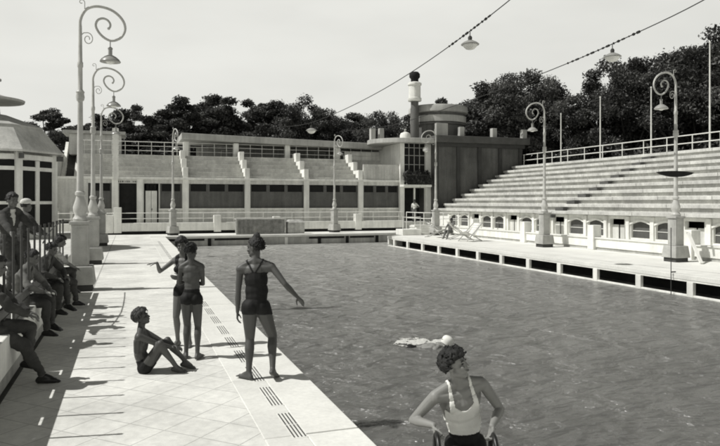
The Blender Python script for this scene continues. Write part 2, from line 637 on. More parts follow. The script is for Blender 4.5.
# ------------------------------------------------------------------ lamp posts
def make_lamp():
    t = thing('street_lamp', 'x', 'lamp post')
    b = MB()
    b.cbox((0, 0, .075), (.56, .56, .15))
    b.build('foot', M['darkpil'], t, world=False)  # dark colour paints in the shadow at the base of the plinth
    b = MB()
    b.hexa([(-.34, -.34, .15), (.34, -.34, .15), (.34, .34, .15), (-.34, .34, .15), (-.29, -.29, .58), (.29, -.29, .58), (.29, .29, .58), (-.29, .29, .58)])
    b.build('plinth_base', M['lampst'], t, world=False, bevel=.02)
    b = MB()
    b.cbox((0, 0, 1.07), (.38, .38, .98))
    p = b.build('plinth', M['lampst'], t, world=False, bevel=.02)
    b = MB()
    for sx, sy in ((0, -1), (0, 1), (-1, 0), (1, 0)):
        if sx == 0:
            b.cbox((0, sy * .192, 1.07), (.27, .012, .8))
        else:
            b.cbox((sx * .192, 0, 1.07), (.012, .27, .8))
    b.build('panel', M['lampst'], p, world=False)
    b = MB()
    b.cbox((0, 0, 1.60), (.46, .46, .08))
    b.build('cap', M['lampst'], p, world=False, bevel=.015)
    b = MB()
    b.lathe([(.16, 1.64), (.17, 1.70), (.13, 1.76), (.125, 1.80), (.155, 1.88), (.16, 1.98), (.11, 2.14), (.085, 2.24), (.115, 2.27), (.115, 2.33), (.08, 2.36), (.075, 2.5), (.06, 4.2), (.058, 4.5), (.085, 4.52), (.10, 4.6), (.085, 4.68), (.10, 4.72), (.055, 4.78), (.052, 5.3), (.066, 5.32), (.066, 5.42), (.05, 5.45), (.042, 6.05), (.038, 6.3)], 14)
    b.build('pole', M['lamp'], t, world=False, smooth=True)
    top = 6.8
    pts = [(0, -.52), (.0, -.38), (.05, -.22), (.15, -.08), (.3, -.01), (.47, 0), (.68, -.05), (.85, -.16), (.97, -.31), (1.01, -.47), (.97, -.62), (.87, -.74), (.7, -.80), (.55, -.75), (.42, -.63), (.345, -.47), (.38, -.34), (.46, -.285), (.54, -.28), (.62, -.32), (.67, -.40), (.665, -.47), (.635, -.51)]
    P = [V((a, 0, top + c)) for a, c in pts]
    Q = []
    for i in range(len(P) - 1):
        p0, p1, p2, p3 = P[max(i - 1, 0)], P[i], P[i + 1], P[min(i + 2, len(P) - 1)]
        for u in (0, .33, .66):
            Q.append(.5 * ((2 * p1) + (p2 - p0) * u + (2 * p0 - 5 * p1 + 4 * p2 - p3) * u * u + (3 * p1 - p0 - 3 * p2 + p3) * u ** 3))
    Q.append(P[-1])
    b = MB()
    n = len(Q)
    b.tube(Q, [.036 - .012 * i / n for i in range(n)], 9)
    b.lathe([(.0, -.035), (.03, -.02), (.035, 0), (.03, .02), (0, .035)], 8, tuple(P[-1]))
    arm = b.build('scroll_arm', M['lamp'], t, world=False, smooth=True)
    b = MB()
    sp = []
    for i in range(22):
        a = i / 21
        ang = PI * .5 - a * 2.6 * PI
        rr = .15 * (1 - a * .72)
        sp.append((.17 + rr * math.cos(ang) * .8, 0, top - .80 + rr * math.sin(ang)))
    b.tube([(.02, 0, top - .72), (.08, 0, top - .66)] + sp, .011, 6)
    b.build('ornament', M['lamp'], arm, world=False, smooth=True)
    b = MB()
    b.tube([(.10, 0, top - .1)] + [(.03 + .07 * math.cos(a * .5) * (1 - a / 16), 0, top + .07 + .07 * math.sin(a * .5) * (1 - a / 16)) for a in range(12)], .010, 6)
    b.build('ornament', M['lamp'], arm, world=False, smooth=True)
    b = MB()
    b.lathe([(.012, -1.0), (.012, -.80)], 8, (.67, 0, top))
    b.lathe([(.05, -1.02), (.06, -.985), (.03, -.955)], 12, (.67, 0, top))
    b.lathe([(.048, -1.15), (.048, -1.02)], 12, (.67, 0, top))
    lamp = b.build('lantern', M['shade'], t, world=False, smooth=True)
    b = MB()
    b.lathe([(.238, -1.32), (.242, -1.305), (.21, -1.255), (.14, -1.195), (.06, -1.15)], 20, (.67, 0, top))
    b.build('shade', M['shade'], lamp, world=False, smooth=True)
    b = MB()
    b.lathe([(.02, -1.37), (.07, -1.355), (.10, -1.33), (.11, -1.3215)], 14, (.67, 0, top))
    b.build('globe', M['globe'], lamp, world=False, smooth=True)
    return t


lamp0 = make_lamp()
LP = [
    (-1.12, 16.85, 0, 1, 'tallest looking scroll-armed lamp post, at the end of the terrace railing on the left'),
    (-1.18, 23.77, 0, .98, 'middle one of the three scroll-armed lamp posts in the left row'),
    (-1.30, 33.6, 0, .98, 'farthest of the three scroll-armed lamp posts in the left row, before the doorway'),
    (18.15, 17.9, PI, .975, 'nearest scroll-armed lamp post on the right, with a plank leaning on its plinth'),
    (18.25, 25.75, PI, .985, 'middle scroll-armed lamp post of the right row, standing before the arched windows'),
    (18.25, 37.2, PI, .97, 'scroll-armed lamp post on the right in front of the dark block and its balcony'),
    (2.55, 42.6, -PI * .42, .98, 'slim lamp post seen edge-on at the far pool end, left of the slatted box'),
    (13.4, 43.2, -PI * .40, .98, 'slim lamp post at the far pool end, right of the slatted box'),
]
for i, (x, y, a, sc, lb) in enumerate(LP):
    o = lamp0 if i == 0 else copy_tree(lamp0)
    o.location = (x, y, .002)
    o.rotation_euler = (0, 0, a)
    o.scale = (sc,) * 3
    tag(o, lb, 'lamp post', 'scroll-armed lamp posts around the pool')

# ------------------------------------------------------------------ kiosk on the left terrace
KS = 1.6
KC = (-3.72 * KS, 20.3 * KS)
t = thing('kiosk', 'octagonal white kiosk with glazed sides and a tiered round-capped roof on the left terrace', 'kiosk', (KC[0], KC[1], TZ))
NR = 8
r0 = 1.74 * KS


def kz(z):
    return 2.1 + (z - 2.1) * KS


def oct_(r, z, k, rot=R(-10.6)):
    a = 2 * PI * k / NR + rot
    return V((KC[0] + r * math.cos(a), KC[1] + r * math.sin(a), z))


for nm, ra, za, rb, zb, mt in (('roof', 1.98, 3.46, 1.42, 4.14, 'standwall'), ('upper_roof', 1.46, 4.15, .5, 4.5, 'slab')):
    b = MB()
    for k in range(NR):
        a, c = oct_(ra * KS, kz(za), k), oct_(ra * KS, kz(za), k + 1)
        d, e = oct_(rb * KS, kz(zb), k + 1), oct_(rb * KS, kz(zb), k)
        lo = V((0, 0, -.09))
        b.hexa([a + lo, c + lo, d + lo, e + lo, a, c, d, e])
    b.build(nm, M[mt], t)
b = MB()
b.lathe([(r_ * KS, kz(z_)) for r_, z_ in ((.50, 4.46), (.34, 4.52), (.30, 4.80))], 24, (KC[0], KC[1], 0))
b.build('neck', M['white'], t, smooth=True)
b = MB()
b.lathe([(r_ * KS, kz(z_)) for r_, z_ in ((.30, 4.80), (.93, 4.86), (.95, 4.92), (.55, 5.0), (.26, 5.08), (.22, 5.42))], 28, (KC[0], KC[1], 0))
b.lathe([(r_ * KS, kz(z_)) for r_, z_ in ((.22, 5.42), (.36, 5.46), (.36, 5.5), (.2, 5.58), (.03, 5.68))], 24, (KC[0], KC[1], 0))
b.build('roof_cap', M['slab'], t, smooth=True)
ZT, ZB = kz(3.44) - .05, TZ
for k in range(NR):
    p = oct_(r0, 0, k)
    b = MB()
    b.cbox((p.x, p.y, (ZB + ZT) / 2), (.26, .26, ZT - ZB), 2 * PI * k / NR + R(-10.6))
    b.build('post', M['white'], t, bevel=.01)
    b = MB()
    q = oct_(r0 + .3, 0, k)
    b.cbox(((p.x + q.x) / 2, (p.y + q.y) / 2, kz(3.30)), (.5, .1, .22), 2 * PI * k / NR + R(-10.6))
    b.build('bracket', M['blind'], t)
for k in range(NR):
    p, q = oct_(r0, 0, k), oct_(r0, 0, k + 1)
    d = (q - p)
    mid = (p + q) / 2
    rz = math.atan2(d.y, d.x)
    b = MB()
    for z, h in ((kz(3.28), .22), (kz(2.98), .16), (kz(2.08), .13), (TZ + .2, .4)):
        b.cbox((mid.x, mid.y, z), (d.length - .26, .12, h), rz)
    b.cbox((mid.x, mid.y, (TZ + kz(3.2)) / 2), (.22, .13, kz(3.2) - TZ), rz)
    fr = b.build('frame', M['white'], t)
    b = MB()
    b.cbox((mid.x, mid.y, (TZ + .4 + kz(3.2)) / 2), (d.length - .27, .03, kz(3.2) - TZ - .4), rz)
    b.build('pane', M['pane'], fr)

# ------------------------------------------------------------------ far low wall, rail and piers
t = thing('far_low_wall', 'long low white wall across the far end of the pool with piers and a thin rail on top', 'low wall', (6, 44.6, 0))
b = MB()
b.box(-12, 19.2, 44.45, 44.8, .2, .74)
b.build('wall', M['white'], t, bevel=.02)
b = MB()
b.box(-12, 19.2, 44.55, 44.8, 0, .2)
b.build('recessed_foot', M['dark'], t)  # shadow line under the wall put into the foot's near-black colour
for x, h in ((-.75, 1.75), (-1.25, 1.25), (5.55, 1.22), (15.6, 1.25), (9.6, 1.1)):
    b = MB()
    b.box(x - .24, x + .24, 44.38, 44.85, .1, h)
    b.build('pier', M['white'], t, bevel=.02)
for z in (1.02, 1.38):
    b = MB()
    b.tube([(-12, 44.62, z), (19.2, 44.62, z)], .025, 6)
    b.build('rail', M['paint'], t, smooth=True)
for k in range(16):
    x = -11.6 + 2.03 * k
    b = MB()
    b.tube([(x, 44.62, .74), (x, 44.62, 1.4)], .025, 6)
    b.build('post', M['paint'], t, smooth=True)

# slatted box and its neighbour on the far deck
t = thing('slatted_box', 'long low wooden box with dark slatted front and pale frame on the far deck', 'wooden box', (8.1, 42.4, 0))
x0, x1 = 6.5, 9.65
b = MB()
b.box(x0, x1, 42.15, 42.9, .06, .95)
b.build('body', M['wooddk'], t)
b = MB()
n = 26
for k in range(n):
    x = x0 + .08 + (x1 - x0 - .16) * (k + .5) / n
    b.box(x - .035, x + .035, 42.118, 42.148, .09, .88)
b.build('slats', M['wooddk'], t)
b = MB()
b.box(x0 - .06, x1 + .06, 42.08, 42.95, .951, 1.02)
b.box(x0 - .06, x0 + .05, 42.07, 42.14, 0, .95)
b.box(x1 - .05, x1 + .06, 42.07, 42.14, 0, .95)
b.box(x0 + .05, x1 - .05, 42.09, 42.14, .02, .085)
b.build('frame', M['wood'], t, bevel=.01)
t = thing('wooden_chest', 'plain grey wooden chest with a raised lid beside the slatted box', 'chest', (10.45, 42.4, 0))
b = MB()
b.box(9.85, 11.0, 42.2, 42.85, 0, .72)
b.build('body', M['wood'], t, bevel=.015)
b = MB()
b.hexa([(9.8, 42.12, .722), (11.05, 42.12, .722), (11.05, 42.9, .722), (9.8, 42.9, .722), (10.0, 42.3, .92), (10.85, 42.3, .92), (10.85, 42.8, .92), (10.0, 42.8, .92)])
b.build('lid', M['wood'], t, bevel=.015)

# ------------------------------------------------------------------ far building with roofed upper stand
BY = 46.35


def bx(px, Y=BY):
    """x of a facade feature on the plane y=Y (used only to space bays)"""
    tt = (px - 360) / 650.0
    s_, c_ = math.sin(TH), math.cos(TH)
    return Y / (c_ - s_ * tt) * (s_ + c_ * tt)


t = thing('bath_building', 'long pale bath building with a row of windows, upper seating tiers and roofed gallery', 'building', (6, BY, .6))
XL, XR = bx(52), bx(404)
XT = bx(360.5)
SILL, HEAD, FZ = 1.66, 3.36, .6
openings = [(bx(119), bx(136.6), .62, 'door'), (bx(160), bx(182), SILL, 'win'), (bx(189), bx(245), SILL, 'win'), (bx(250), bx(304), SILL, 'win'), (bx(308.6), bx(358), SILL, 'win'), (bx(363), bx(399), SILL, 'win')]
openings = [(bx(88), bx(112), SILL, 'win')] + openings
openings.insert(2, (bx(144), bx(158.6), .62, 'pale'))
openings.sort()
b = MB()
xs = [XL]
for x0, x1, z0, kd in openings:
    b.box(xs[-1], x0, BY, BY + .3, FZ, HEAD)
    if z0 > .7:
        b.box(x0, x1, BY, BY + .3, FZ, z0)
    xs.append(x1)
b.box(xs[-1], XR, BY, BY + .3, FZ, HEAD)
b.box(XL, XR, BY, BY + .3, HEAD, 3.62)
b.build('wall', M['wallgrey'], t)
b = MB()
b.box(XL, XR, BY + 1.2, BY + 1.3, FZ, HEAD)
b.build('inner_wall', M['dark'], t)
b = MB()
b.box(openings[3][0] - .1, XR, BY - .09, BY - .002, SILL - .12, SILL)
b.build('sill_ledge', M['white'], t, bevel=.01)
for i, (x0, x1, z0, kd) in enumerate(openings):
    if kd == 'win':
        b = MB()
        w = x1 - x0
        zt = HEAD - .52
        b.box(x0, x1, BY + .1, BY + .16, z0, zt - .03)
        wn = b.build('window', M['blind'], t)
        n = 3 if w > 2.5 else (2 if w > 1.9 else 1)
        for k in range(n):
            a0, a1 = x0 + w * k / n + .12, x0 + w * (k + 1) / n - .12
            b = MB()
            b.box(a0, a1, BY + .12, BY + .14, zt, HEAD - .04)
            b.build('pane', M['pane'], wn)
        b = MB()
        for k in range(n + 1):
            a = x0 + w * k / n
            b.box(max(a - .118, x0), min(a + .118, x1), BY + .10, BY + .16, zt, HEAD)
        b.box(x0, x1, BY + .09, BY + .165, zt - .03, zt)
        b.build('frame', M['blind'], wn)
    elif kd == 'door':
        b = MB()
        b.box(x0, x1, BY + .25, BY + .29, z0, HEAD - .02)
        b.build('doorway', M['dark'], t)
        b = MB()
        xx = x0 - .05
        for w in (.09, .09, .13, .05, .09, .12, .09, 0, .09, .12, .09, .09, .12):
            if w:
                b = MB()
                b.box(xx, xx + w * .6, BY - .006, BY - .001, HEAD + .06, HEAD + .16)
                b.build('letter', M['darkpil'], t)
            xx += .115
    else:
        b = MB()
        b.box(x0 + .1, x1 - .1, BY + .12, BY + .17, z0, HEAD - .5)
        dr = b.build('door', M['white'], t)
        b = MB()
        for k in range(3):
            a = x0 + .12 + (x1 - x0 - .24) * k / 3
            b.box(a + .02, a + (x1 - x0 - .24) / 3 - .02, BY + .1, BY + .14, HEAD - .46, HEAD - .05)
        b.build('pane', M['pane'], dr)
        b = MB()
        b.box(x0 + .5, x0 + .54, BY + .1, BY + .13, z0 + .9, z0 + 1.05)
        b.box((x0 + x1) / 2 - .012, (x0 + x1) / 2 + .012, BY + .115, BY + .119, z0, HEAD - .5)
        b.build('handle', M['steel'], dr)
# pilasters
pil = [bx(115), bx(140), bx(185.5), bx(247.3), bx(306.2), bx(360.5), bx(401.5)]
for x in pil:
    b = MB()
    b.box(x - .2, x + .2, BY - .12, BY - .002, FZ, 3.62)
    b.build('pilaster', M['white'], t, bevel=.01)
b = MB()
b.box(XL, XR, BY - .2, BY + .4, 3.621, 3.78)
b.build('cornice', M['white'], t, bevel=.02)
# upper tiers
b = MB()
NT = 6
for k in range(NT):
    y0 = BY + .15 + .60 * k
    z1 = 3.93 + .315 * k
    b.box(XL + 1.6, XT, y0, BY + 4.6, 3.5 if k == 0 else z1 - .316, z1 - .08)
    b.box(XL + 1.6, XT, y0 - .10, BY + 4.6 + .002 * k, z1 - .079, z1)
b.build('seating_tiers', M['standwall'], t)
# stepped dividers over each pilaster
for x in pil[2:6]:
    b = MB()
    for k in range(3):
        b.box(x - .17, x + .17, BY - .05 + 1.25 * k, BY + 1.2 + 1.25 * k - .004, 3.782, 4.5 + .68 * k)
    b.build('stepped_divider', M['white'], t, bevel=.015)
# loggia
GY = BY + 3.85
GZ = 5.52
b = MB()
b.box(XL + 1.6, XR, GY, BY + 9, 3.4, GZ)
b.build('gallery_floor', M['standwall'], t)
LX0 = bx(181, GY)
b = MB()
b.hexa([(LX0, GY - .5, 6.76), (XR + .3, GY - .5, 6.36), (XR + .3, GY + 4.5, 6.36), (LX0, GY + 4.5, 6.76), (LX0, GY - .5, 7.22), (XR + .3, GY - .5, 6.86), (XR + .3, GY + 4.5, 6.86), (LX0, GY + 4.5, 7.22)])
b.build('gallery_roof', M['slab'], t, bevel=.03)
b = MB()
b.box(LX0 + 1.5, XR, GY + 4.0, GY + 4.2, GZ, 6.5)
b.build('gallery_back_wall', M['pool'], t)
for px in (186, 236, 287.5, 337.5, 384):
    x = bx(px, GY)
    b = MB()
    b.box(x - .2, x + .2, GY - .05, GY + .3, GZ - .01, 6.6)
    b.build('column', M['white'], t, bevel=.012)
for z, r in ((GZ + .35, .02), (GZ + .7, .02), (GZ + 1.0, .025)):
    b = MB()
    b.tube([(XL + 1.6, GY + .1, z), (XR, GY + .1, z)], r, 6)
    b.build('gallery_rail', M['paint'], t)
for k in range(26):
    x = XL + 1.7 + (XR - XL - 2) * k / 25
    b = MB()
    b.tube([(x, GY + .1, GZ), (x, GY + .1, GZ + 1.0)], .022, 6)
    b.build('rail_post', M['paint'], t)
# square window frames standing in the gallery
for px in (227, 320):
    x = bx(px, GY + 3.9)
    b = MB()
    for q in ((-.5, -.44), (.44, .5)):
        b.box(x + q[0], x + q[1], GY + 3.9, GY + 3.96, GZ, GZ + .85)
    b.box(x - .44, x + .44, GY + 3.9, GY + 3.96, GZ + .78, GZ + .85)
    b.build('gallery_frame', M['white'], t)
# banded pier near the left end
x = bx(115.5, BY - .3)
b = MB()
for k in range(9):
    b.box(x - .2, x + .2, BY - .35, BY - .21, 3.8 + .36 * k, 4.1 + .36 * k)
b.box(x - .15, x + .15, BY - .33, BY - .215, 3.6, 7.0)
b.build('banded_pier', M['white'], t)
b = MB()
b.box(x - 3.2, x + .3, GY + .6, GY + 3, GZ + .01, 7.0)
b.build('stair_head', M['standwall'], t)
b = MB()
b.box(x - 3.6, x + .6, GY + .2, GY + 3.3, 7.01, 7.22)
b.build('stair_head_roof', M['slab'], t)

# open stair climbing at the left end of the building
t = thing('outdoor_stair', 'steep concrete outdoor stair climbing to the upper stand beside the kiosk', 'stair', (-5.2, 47, .6))
b = MB()
xs0, xs1 = bx(58, 46.5), bx(72, 46.5)
n = 22
for k in range(n):
    b.box(xs0, xs1, 46.2 + .33 * k, 46.2 + .33 * (k + 1), .6, .82 + .235 * k)
b.build('steps', M['darkwall'], t)
for xx in (xs0, xs1):
    b = MB()
    b.prism([(46.0, .6), (53.5, .6), (53.5, 6.6), (53.2, 6.6), (46.0, 1.5)], xx - .1, xx + .1, 'x')
    b.build('side_wall', M['white'], t)
b = MB()
b.box(-11.0, xs0 - .12, BY - .6, BY + 7, .6, 5.6)
o = b.build('garden_wall', M['wallgrey'], loc=(-8, BY, .6))
tag(o, 'plain grey rendered wall block behind the kiosk at the far left', 'wall')

# ------------------------------------------------------------------ entrance block with balcony
t = thing('entrance_block', 'corner entrance block with round canopy roof, tall dark gridded window and double doorway', 'building', (20.5, 46.5, .6))
EY = 46.0
E0, E1 = 19.55, 22.15
b = MB()
b.box(E0, E0 + .35, EY, EY + .3, .6, 6.62)
b.box(E1 - .45, E1, EY, EY + .3, .6, 6.62)
b.box(E0 + .35, E1 - .45, EY, EY + .3, 3.2, 3.45)
b.build('front_wall', M['white'], t)
b = MB()
b.box(E0, E0 + .2, EY + .302, 50.6, 3.6, 6.62)
b.box(16.5, E0, 50.4, 50.6, 3.6, 6.2)
b.build('side_wall', M['white'], t)
b = MB()
b.box(E0 + .35, E1 - .45, EY + 1.2, EY + 1.25, .6, 3.2)
b.build('doorway', M['dark'], t)
b = MB()
xm = (E0 + E1) / 2 - .05
b.box(xm - .06, xm + .06, EY + .1, EY + .2, .6, 3.2)
b.build('door_post', M['white'], t)
b = MB()
b.box(E0 + .35, E1 - .45, EY + .2, EY + .24, 3.45, 6.62)
wn = b.build('window', M['pane'], t)
b = MB()
for k in range(5):
    x = E0 + .35 + (E1 - E0 - .8) * k / 4
    b.box(x - .02, x + .02, EY + .15, EY + .2, 3.45, 6.62)
for z in (4.3, 5.0, 5.7, 6.3):
    b.box(E0 + .35, E1 - .45, EY + .151, EY + .199, z - .02, z + .02)
b.build('mullions', M['slab'], wn)
b = MB()
b.box(E0 - .05, E1 - .3, EY - .8, EY - .002, 3.25, 3.42)
bal = b.build('balcony', M['white'], t, bevel=.02)
b = MB()
for k in range(15):
    x = E0 + (E1 - E0 - .35) * k / 14
    b.tube([(x, EY - .76, 3.42), (x, EY - .76, 4.15)], .015, 5)
b.tube([(E0, EY - .76, 4.16), (E1 - .35, EY - .76, 4.16)], .025, 6)
b.build('balcony_rail', M['steel'], bal)
b = MB()
pts = []
for k in range(25):
    a = PI * .78 + (PI * 1.55 - PI * .78) * k / 24
    pts.append((21.3 + 3.6 * math.cos(a), 47.9 + 2.9 * math.sin(a)))
poly = pts + [(22.05, 45.1), (22.05, 51), (18.6, 51)]
b.prism(poly, 6.63, 6.98)
b.build('canopy_roof', M['slab'], t, bevel=.03)
b = MB()
b.lathe([(.05, -.24), (.2, -.15), (.25, 0), (.2, .15), (.05, .24)], 16, (21.55, EY - .35, 6.15))
b.build('globe_light', M['globe'], t, smooth=True)
b = MB()
b.box(XT + .2, E0 - .01, BY - .1, BY + .05, 3.782, 4.95)
for k in range(12):
    x = XT + .3 + k * (E0 - XT - .4) / 12
    b.box(x, x + .06, BY - .13, BY - .101, 3.785, 4.93)
b.build('parapet', M['standwall'], t)


def leaves(mb, c, rad, n, size, rnd, flat=1.0):
    for _ in range(n):
        while True:
            p = V((rnd.uniform(-1, 1), rnd.uniform(-1, 1), rnd.uniform(-1, 1)))
            if p.length <= 1:
                break
        p = p * (0.55 + .45 * rnd.random()) if p.length > .5 else p
        q = V(c) + V((p.x * rad[0], p.y * rad[1], p.z * rad[2]))
        s_ = size * rnd.uniform(.55, 1.25)
        n_ = (V((rnd.gauss(0, 1), rnd.gauss(0, 1), rnd.gauss(0, 1))) + p * .8 + V((0, 0, .5))).normalized()
        a = n_.orthogonal().normalized()
        a.rotate(Quaternion(n_, rnd.uniform(0, 2 * PI)))
        d = n_.cross(a)
        w = .45
        mb.add([q - a * s_, q + d * s_ * w + n_ * s_ * .15, q + a * s_, q - d * s_ * w + n_ * s_ * .15], [(0, 1, 2, 3)])


rr = random.Random(3)
for k, (x, lb) in enumerate(((20.0, 'bushy potted plant at the left end of the balcony'), (20.8, 'leafy potted plant in the middle of the balcony by the railing'), (21.5, 'dark trailing plant at the right end of the balcony'))):
    t = thing('potted_plant', lb, 'plant', (x, EY - .45, 3.421), group='plants on the balcony')
    b = MB()
    b.lathe([(.11, 0), (.16, .3), (.18, .3), (.18, .34), (.13, .34)], 14)
    b.build('pot', M['lampst'], t, world=False, smooth=True)
    b = MB()
    leaves(b, (0, -.05, .65), (.48, .32, .55), 420, .13, rr)
    leaves(b, (.1, -.25, .25), (.42, .16, .4), 200, .11, rr)
    b.build('foliage', M['shrub'], t, world=False)

# dark block with panels, slab roof, round tower and lantern
DY = 45.3
D0, D1 = 22.16, 29.9
t = thing('dark_block', 'dark rendered block with four tall panels and a flat overhanging roof beside the grandstand', 'building', (26, DY, 0))
b = MB()
b.box(D0, D1, DY, DY + 8, 0, 6.7)
b.build('wall', M['darkwall'], t)
n = 4
for k in range(n + 1):
    x = D0 + .1 + (D1 - D0 - .25) * k / n
    b = MB()
    b.box(x - .13, x + .17, DY - .12, DY - .002, 0, 6.55)
    b.build('pilaster', M['darkpil'], t)
b = MB()
b.box(D0 - .1, D1 + .5, DY - .5, DY + 8.3, 6.7, 7.22)
b.build('roof', M['roof'], t, bevel=.03)
b = MB()
b.box(D0 - .05, D1 + .2, DY - .2, DY - .001, 6.4, 6.699)
b.build('cornice', M['darkpil'], t)
for px in (461, 493.5, 523.5):
    x = bx(px, DY)
    b = MB()
    b.box(x - .2, x + .2, DY - .2, DY + .2, 7.22, 7.95)
    b.build('roof_post', M['slab'], t, bevel=.02)
t = thing('round_tower', 'squat round water tower with a banded rim on the roof of the dark block', 'tower', (23.7, 47.9, 7.0))
b = MB()
b.lathe([(2.1, 6.9), (2.1, 8.2), (2.25, 8.25), (2.25, 8.4), (2.15, 8.45), (2.15, 9.2)], 40, (23.7, 47.9, 0))
b.build('drum', M['darkwall'], t, smooth=True)
b = MB()
b.lathe([(2.18, 9.2), (2.4, 9.25), (2.4, 9.62), (2.3, 9.78), (.3, 10.02)], 40, (23.7, 47.9, 0))
b.build('rim_roof', M['slab'], t, smooth=True)
b = MB()
b.lathe([(2.27, 8.45), (2.27, 8.95)], 40, (23.7, 47.9, 0))
b.build('band', M['slab'], t, smooth=True)
b = MB()
b.box(22.3, 23.3, 45.35, 45.65, 7.221, 8.2)
b.build('plinth_block', M['slab'], t, bevel=.02)
t = thing('roof_lantern', 'slender pale chimney lantern with a dark cap rising from the entrance roof', 'chimney', (21.1, 46.75, 6.98))
b = MB()
b.lathe([(.34, 6.98), (.34, 9.4), (.3, 9.5), (.3, 10.0)], 18, (21.1, 46.75, 0))
b.build('shaft', M['blind'], t, smooth=True)
b = MB()
b.lathe([(.5, 10.0), (.54, 10.05), (.54, 10.25), (.47, 10.28), (.47, 11.25), (.55, 11.28), (.55, 11.42), (.4, 11.5)], 20, (21.1, 46.75, 0))
b.build('drum', M['white'], t, smooth=True)
b = MB()
b.lathe([(.3, 11.5), (.3, 11.75), (.42, 11.9), (.42, 12.15), (.3, 12.3)], 16, (21.1, 46.75, 0))
b.build('cap', M['dark'], t, smooth=True)
t = thing('roof_dome', 'small pale rounded vent on the entrance roof left of the tower', 'vent', (20.1, 46.3, 6.98))
b = MB()
b.lathe([(.42, 6.98), (.42, 7.25), (.35, 7.42), (.15, 7.5)], 16, (20.1, 46.3, 0))
b.build('dome', M['white'], t, smooth=True)
b = MB()
b.lathe([(.08, 7.5), (.08, 7.68), (.12, 7.7), (.05, 7.76)], 10, (20.1, 46.3, 0))
b.build('finial', M['slab'], t, smooth=True)
for k, (px, lb) in enumerate(((372.5, 'short square post at the left edge of the entrance roof'), (381, 'short square post on the entrance roof beside the pale vent'))):
    x = bx(px, 49.5)
    b = MB()
    b.box(x - .2, x + .2, 49.3, 49.7, 6.98, 8.1)
    o = b.build('roof_post', M['slab'], loc=(x, 49.5, 6.98), bevel=.02)
    tag(o, lb, 'post', 'short posts on the entrance roof')

# ------------------------------------------------------------------ grandstand on the right
GX = 22.0
NTI = 10
t = thing('grandstand', 'long open concrete grandstand of stepped seats along the right side of the pool', 'grandstand', (GX, 26, 0))
b = MB()
b2 = MB()
S0, S1 = 6.0, 45.1
TD, TR = .76, .37
for k in range(NTI):
    x0 = GX + TD * k
    z1 = 1.62 + TR * k
    b.box(x0 + .13, GX + TD * NTI + .6, S0, S1 - .002 * k, (1.44 if k == 0 else z1 - TR + .002), z1 - .17)
    yy_ = S0 - .01 - (k % 2) * 1.3
    while yy_ < S1:
        ye_ = min(yy_ + 3.05, S1 + .001)
        b2.box(x0, x0 + TD + .22, max(yy_, S0 - .01) + .008, ye_ - .008, z1 - .169, z1)
        yy_ = ye_ if ye_ < S1 else S1 + 1
b.build('tier_risers', M['stand'], t)
b2.build('seat_tiers', M['stand'], t, bevel=.02)
for k in range(-1, NTI - 1):
    x0 = GX + TD * (k + 1)
    z = 1.62 + TR * k
    b = MB()
    b.box(x0 - .30, x0 - .005, 30.0, 30.7, z + .001, z + .17)
    b.build('aisle_step', M['roof'], t, bevel=.01)
# front wall with openings
FXw = GX + .3
ops = []
y = 12.0
pat = ['rect', 'arch', 'arch']
c0 = 21.0 - 1.53 * 6
for k in range(21):
    yc = c0 + 1.53 * k
    kd = pat[k % 3]
    ops.append((yc, kd))
b = MB()
Z0, Z1 = .42, 1.18
prev = S0
for yc, kd in ops:
    hw = .60 if kd == 'arch' else .5
    b.box(FXw, FXw + .22, prev, yc - hw, 0, 1.43)
    b.box(FXw, FXw + .22, yc - hw, yc + hw, 0, Z0 if kd == 'arch' else .3)
    if kd == 'arch':
        n = 8
        ts = [yc - hw + 2 * hw * i / n for i in range(n + 1)]
        f = lambda q: Z1 - .13 * ((q - yc) / hw) ** 2
        for i in range(n):
            a, c = ts[i], ts[i + 1]
            b.hexa([(FXw, a, f(a)), (FXw + .22, a, f(a)), (FXw + .22, c, f(c)), (FXw, c, f(c)), (FXw, a, 1.43), (FXw + .22, a, 1.43), (FXw + .22, c, 1.43), (FXw, c, 1.43)])
    else:
        b.box(FXw, FXw + .22, yc - hw, yc + hw, Z1 + .1, 1.43)
    prev = yc + hw
b.box(FXw, FXw + .22, prev, S1 - .02, 0, 1.43)
b.build('front_wall', M['white'], t)
b = MB()
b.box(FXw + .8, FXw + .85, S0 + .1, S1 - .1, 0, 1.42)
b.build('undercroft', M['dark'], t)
for yc, kd in ops:
    b = MB()
    if kd == 'arch':
        b.box(FXw + .12, FXw + .14, yc - .60, yc + .60, Z0, Z1)
        w = b.build('window', M['roof'], t)
        b = MB()
        b.box(FXw + .095, FXw + .148, yc - .60, yc + .60, .74, .765)
        b.build('glazing_bar', M['white'], w)
        b = MB()
        n = 10
        for i in range(n):
            a, c = -.66 + 1.32 * i / n, -.66 + 1.32 * (i + 1) / n
            za, zc = Z1 + .0 - .13 * (a / .60) ** 2, Z1 - .13 * (c / .60) ** 2
            b.hexa([(FXw - .05, yc + a, za), (FXw - .002, yc + a, za), (FXw - .002, yc + c, zc), (FXw - .05, yc + c, zc), (FXw - .05, yc + a, za + .09), (FXw - .002, yc + a, za + .09), (FXw - .002, yc + c, zc + .09), (FXw - .05, yc + c, zc + .09)])
        b.build('arch_trim', M['white'], w)
    else:
        for sgn in (-1, 1):
            b = MB()
            b.box(FXw + .14, FXw + .18, yc + min(sgn * .05, sgn * .5), yc + max(sgn * .05, sgn * .5), .3, 1.0)
            b.build('door', M['wallgrey'], t)
for k in range(22):
    yc = c0 + 1.53 * (k - .5)
    b = MB()
    b.box(FXw - .09, FXw - .003, yc - .11, yc + .11, 0, 1.42)
    b.build('buttress', M['white'], t, bevel=.01)
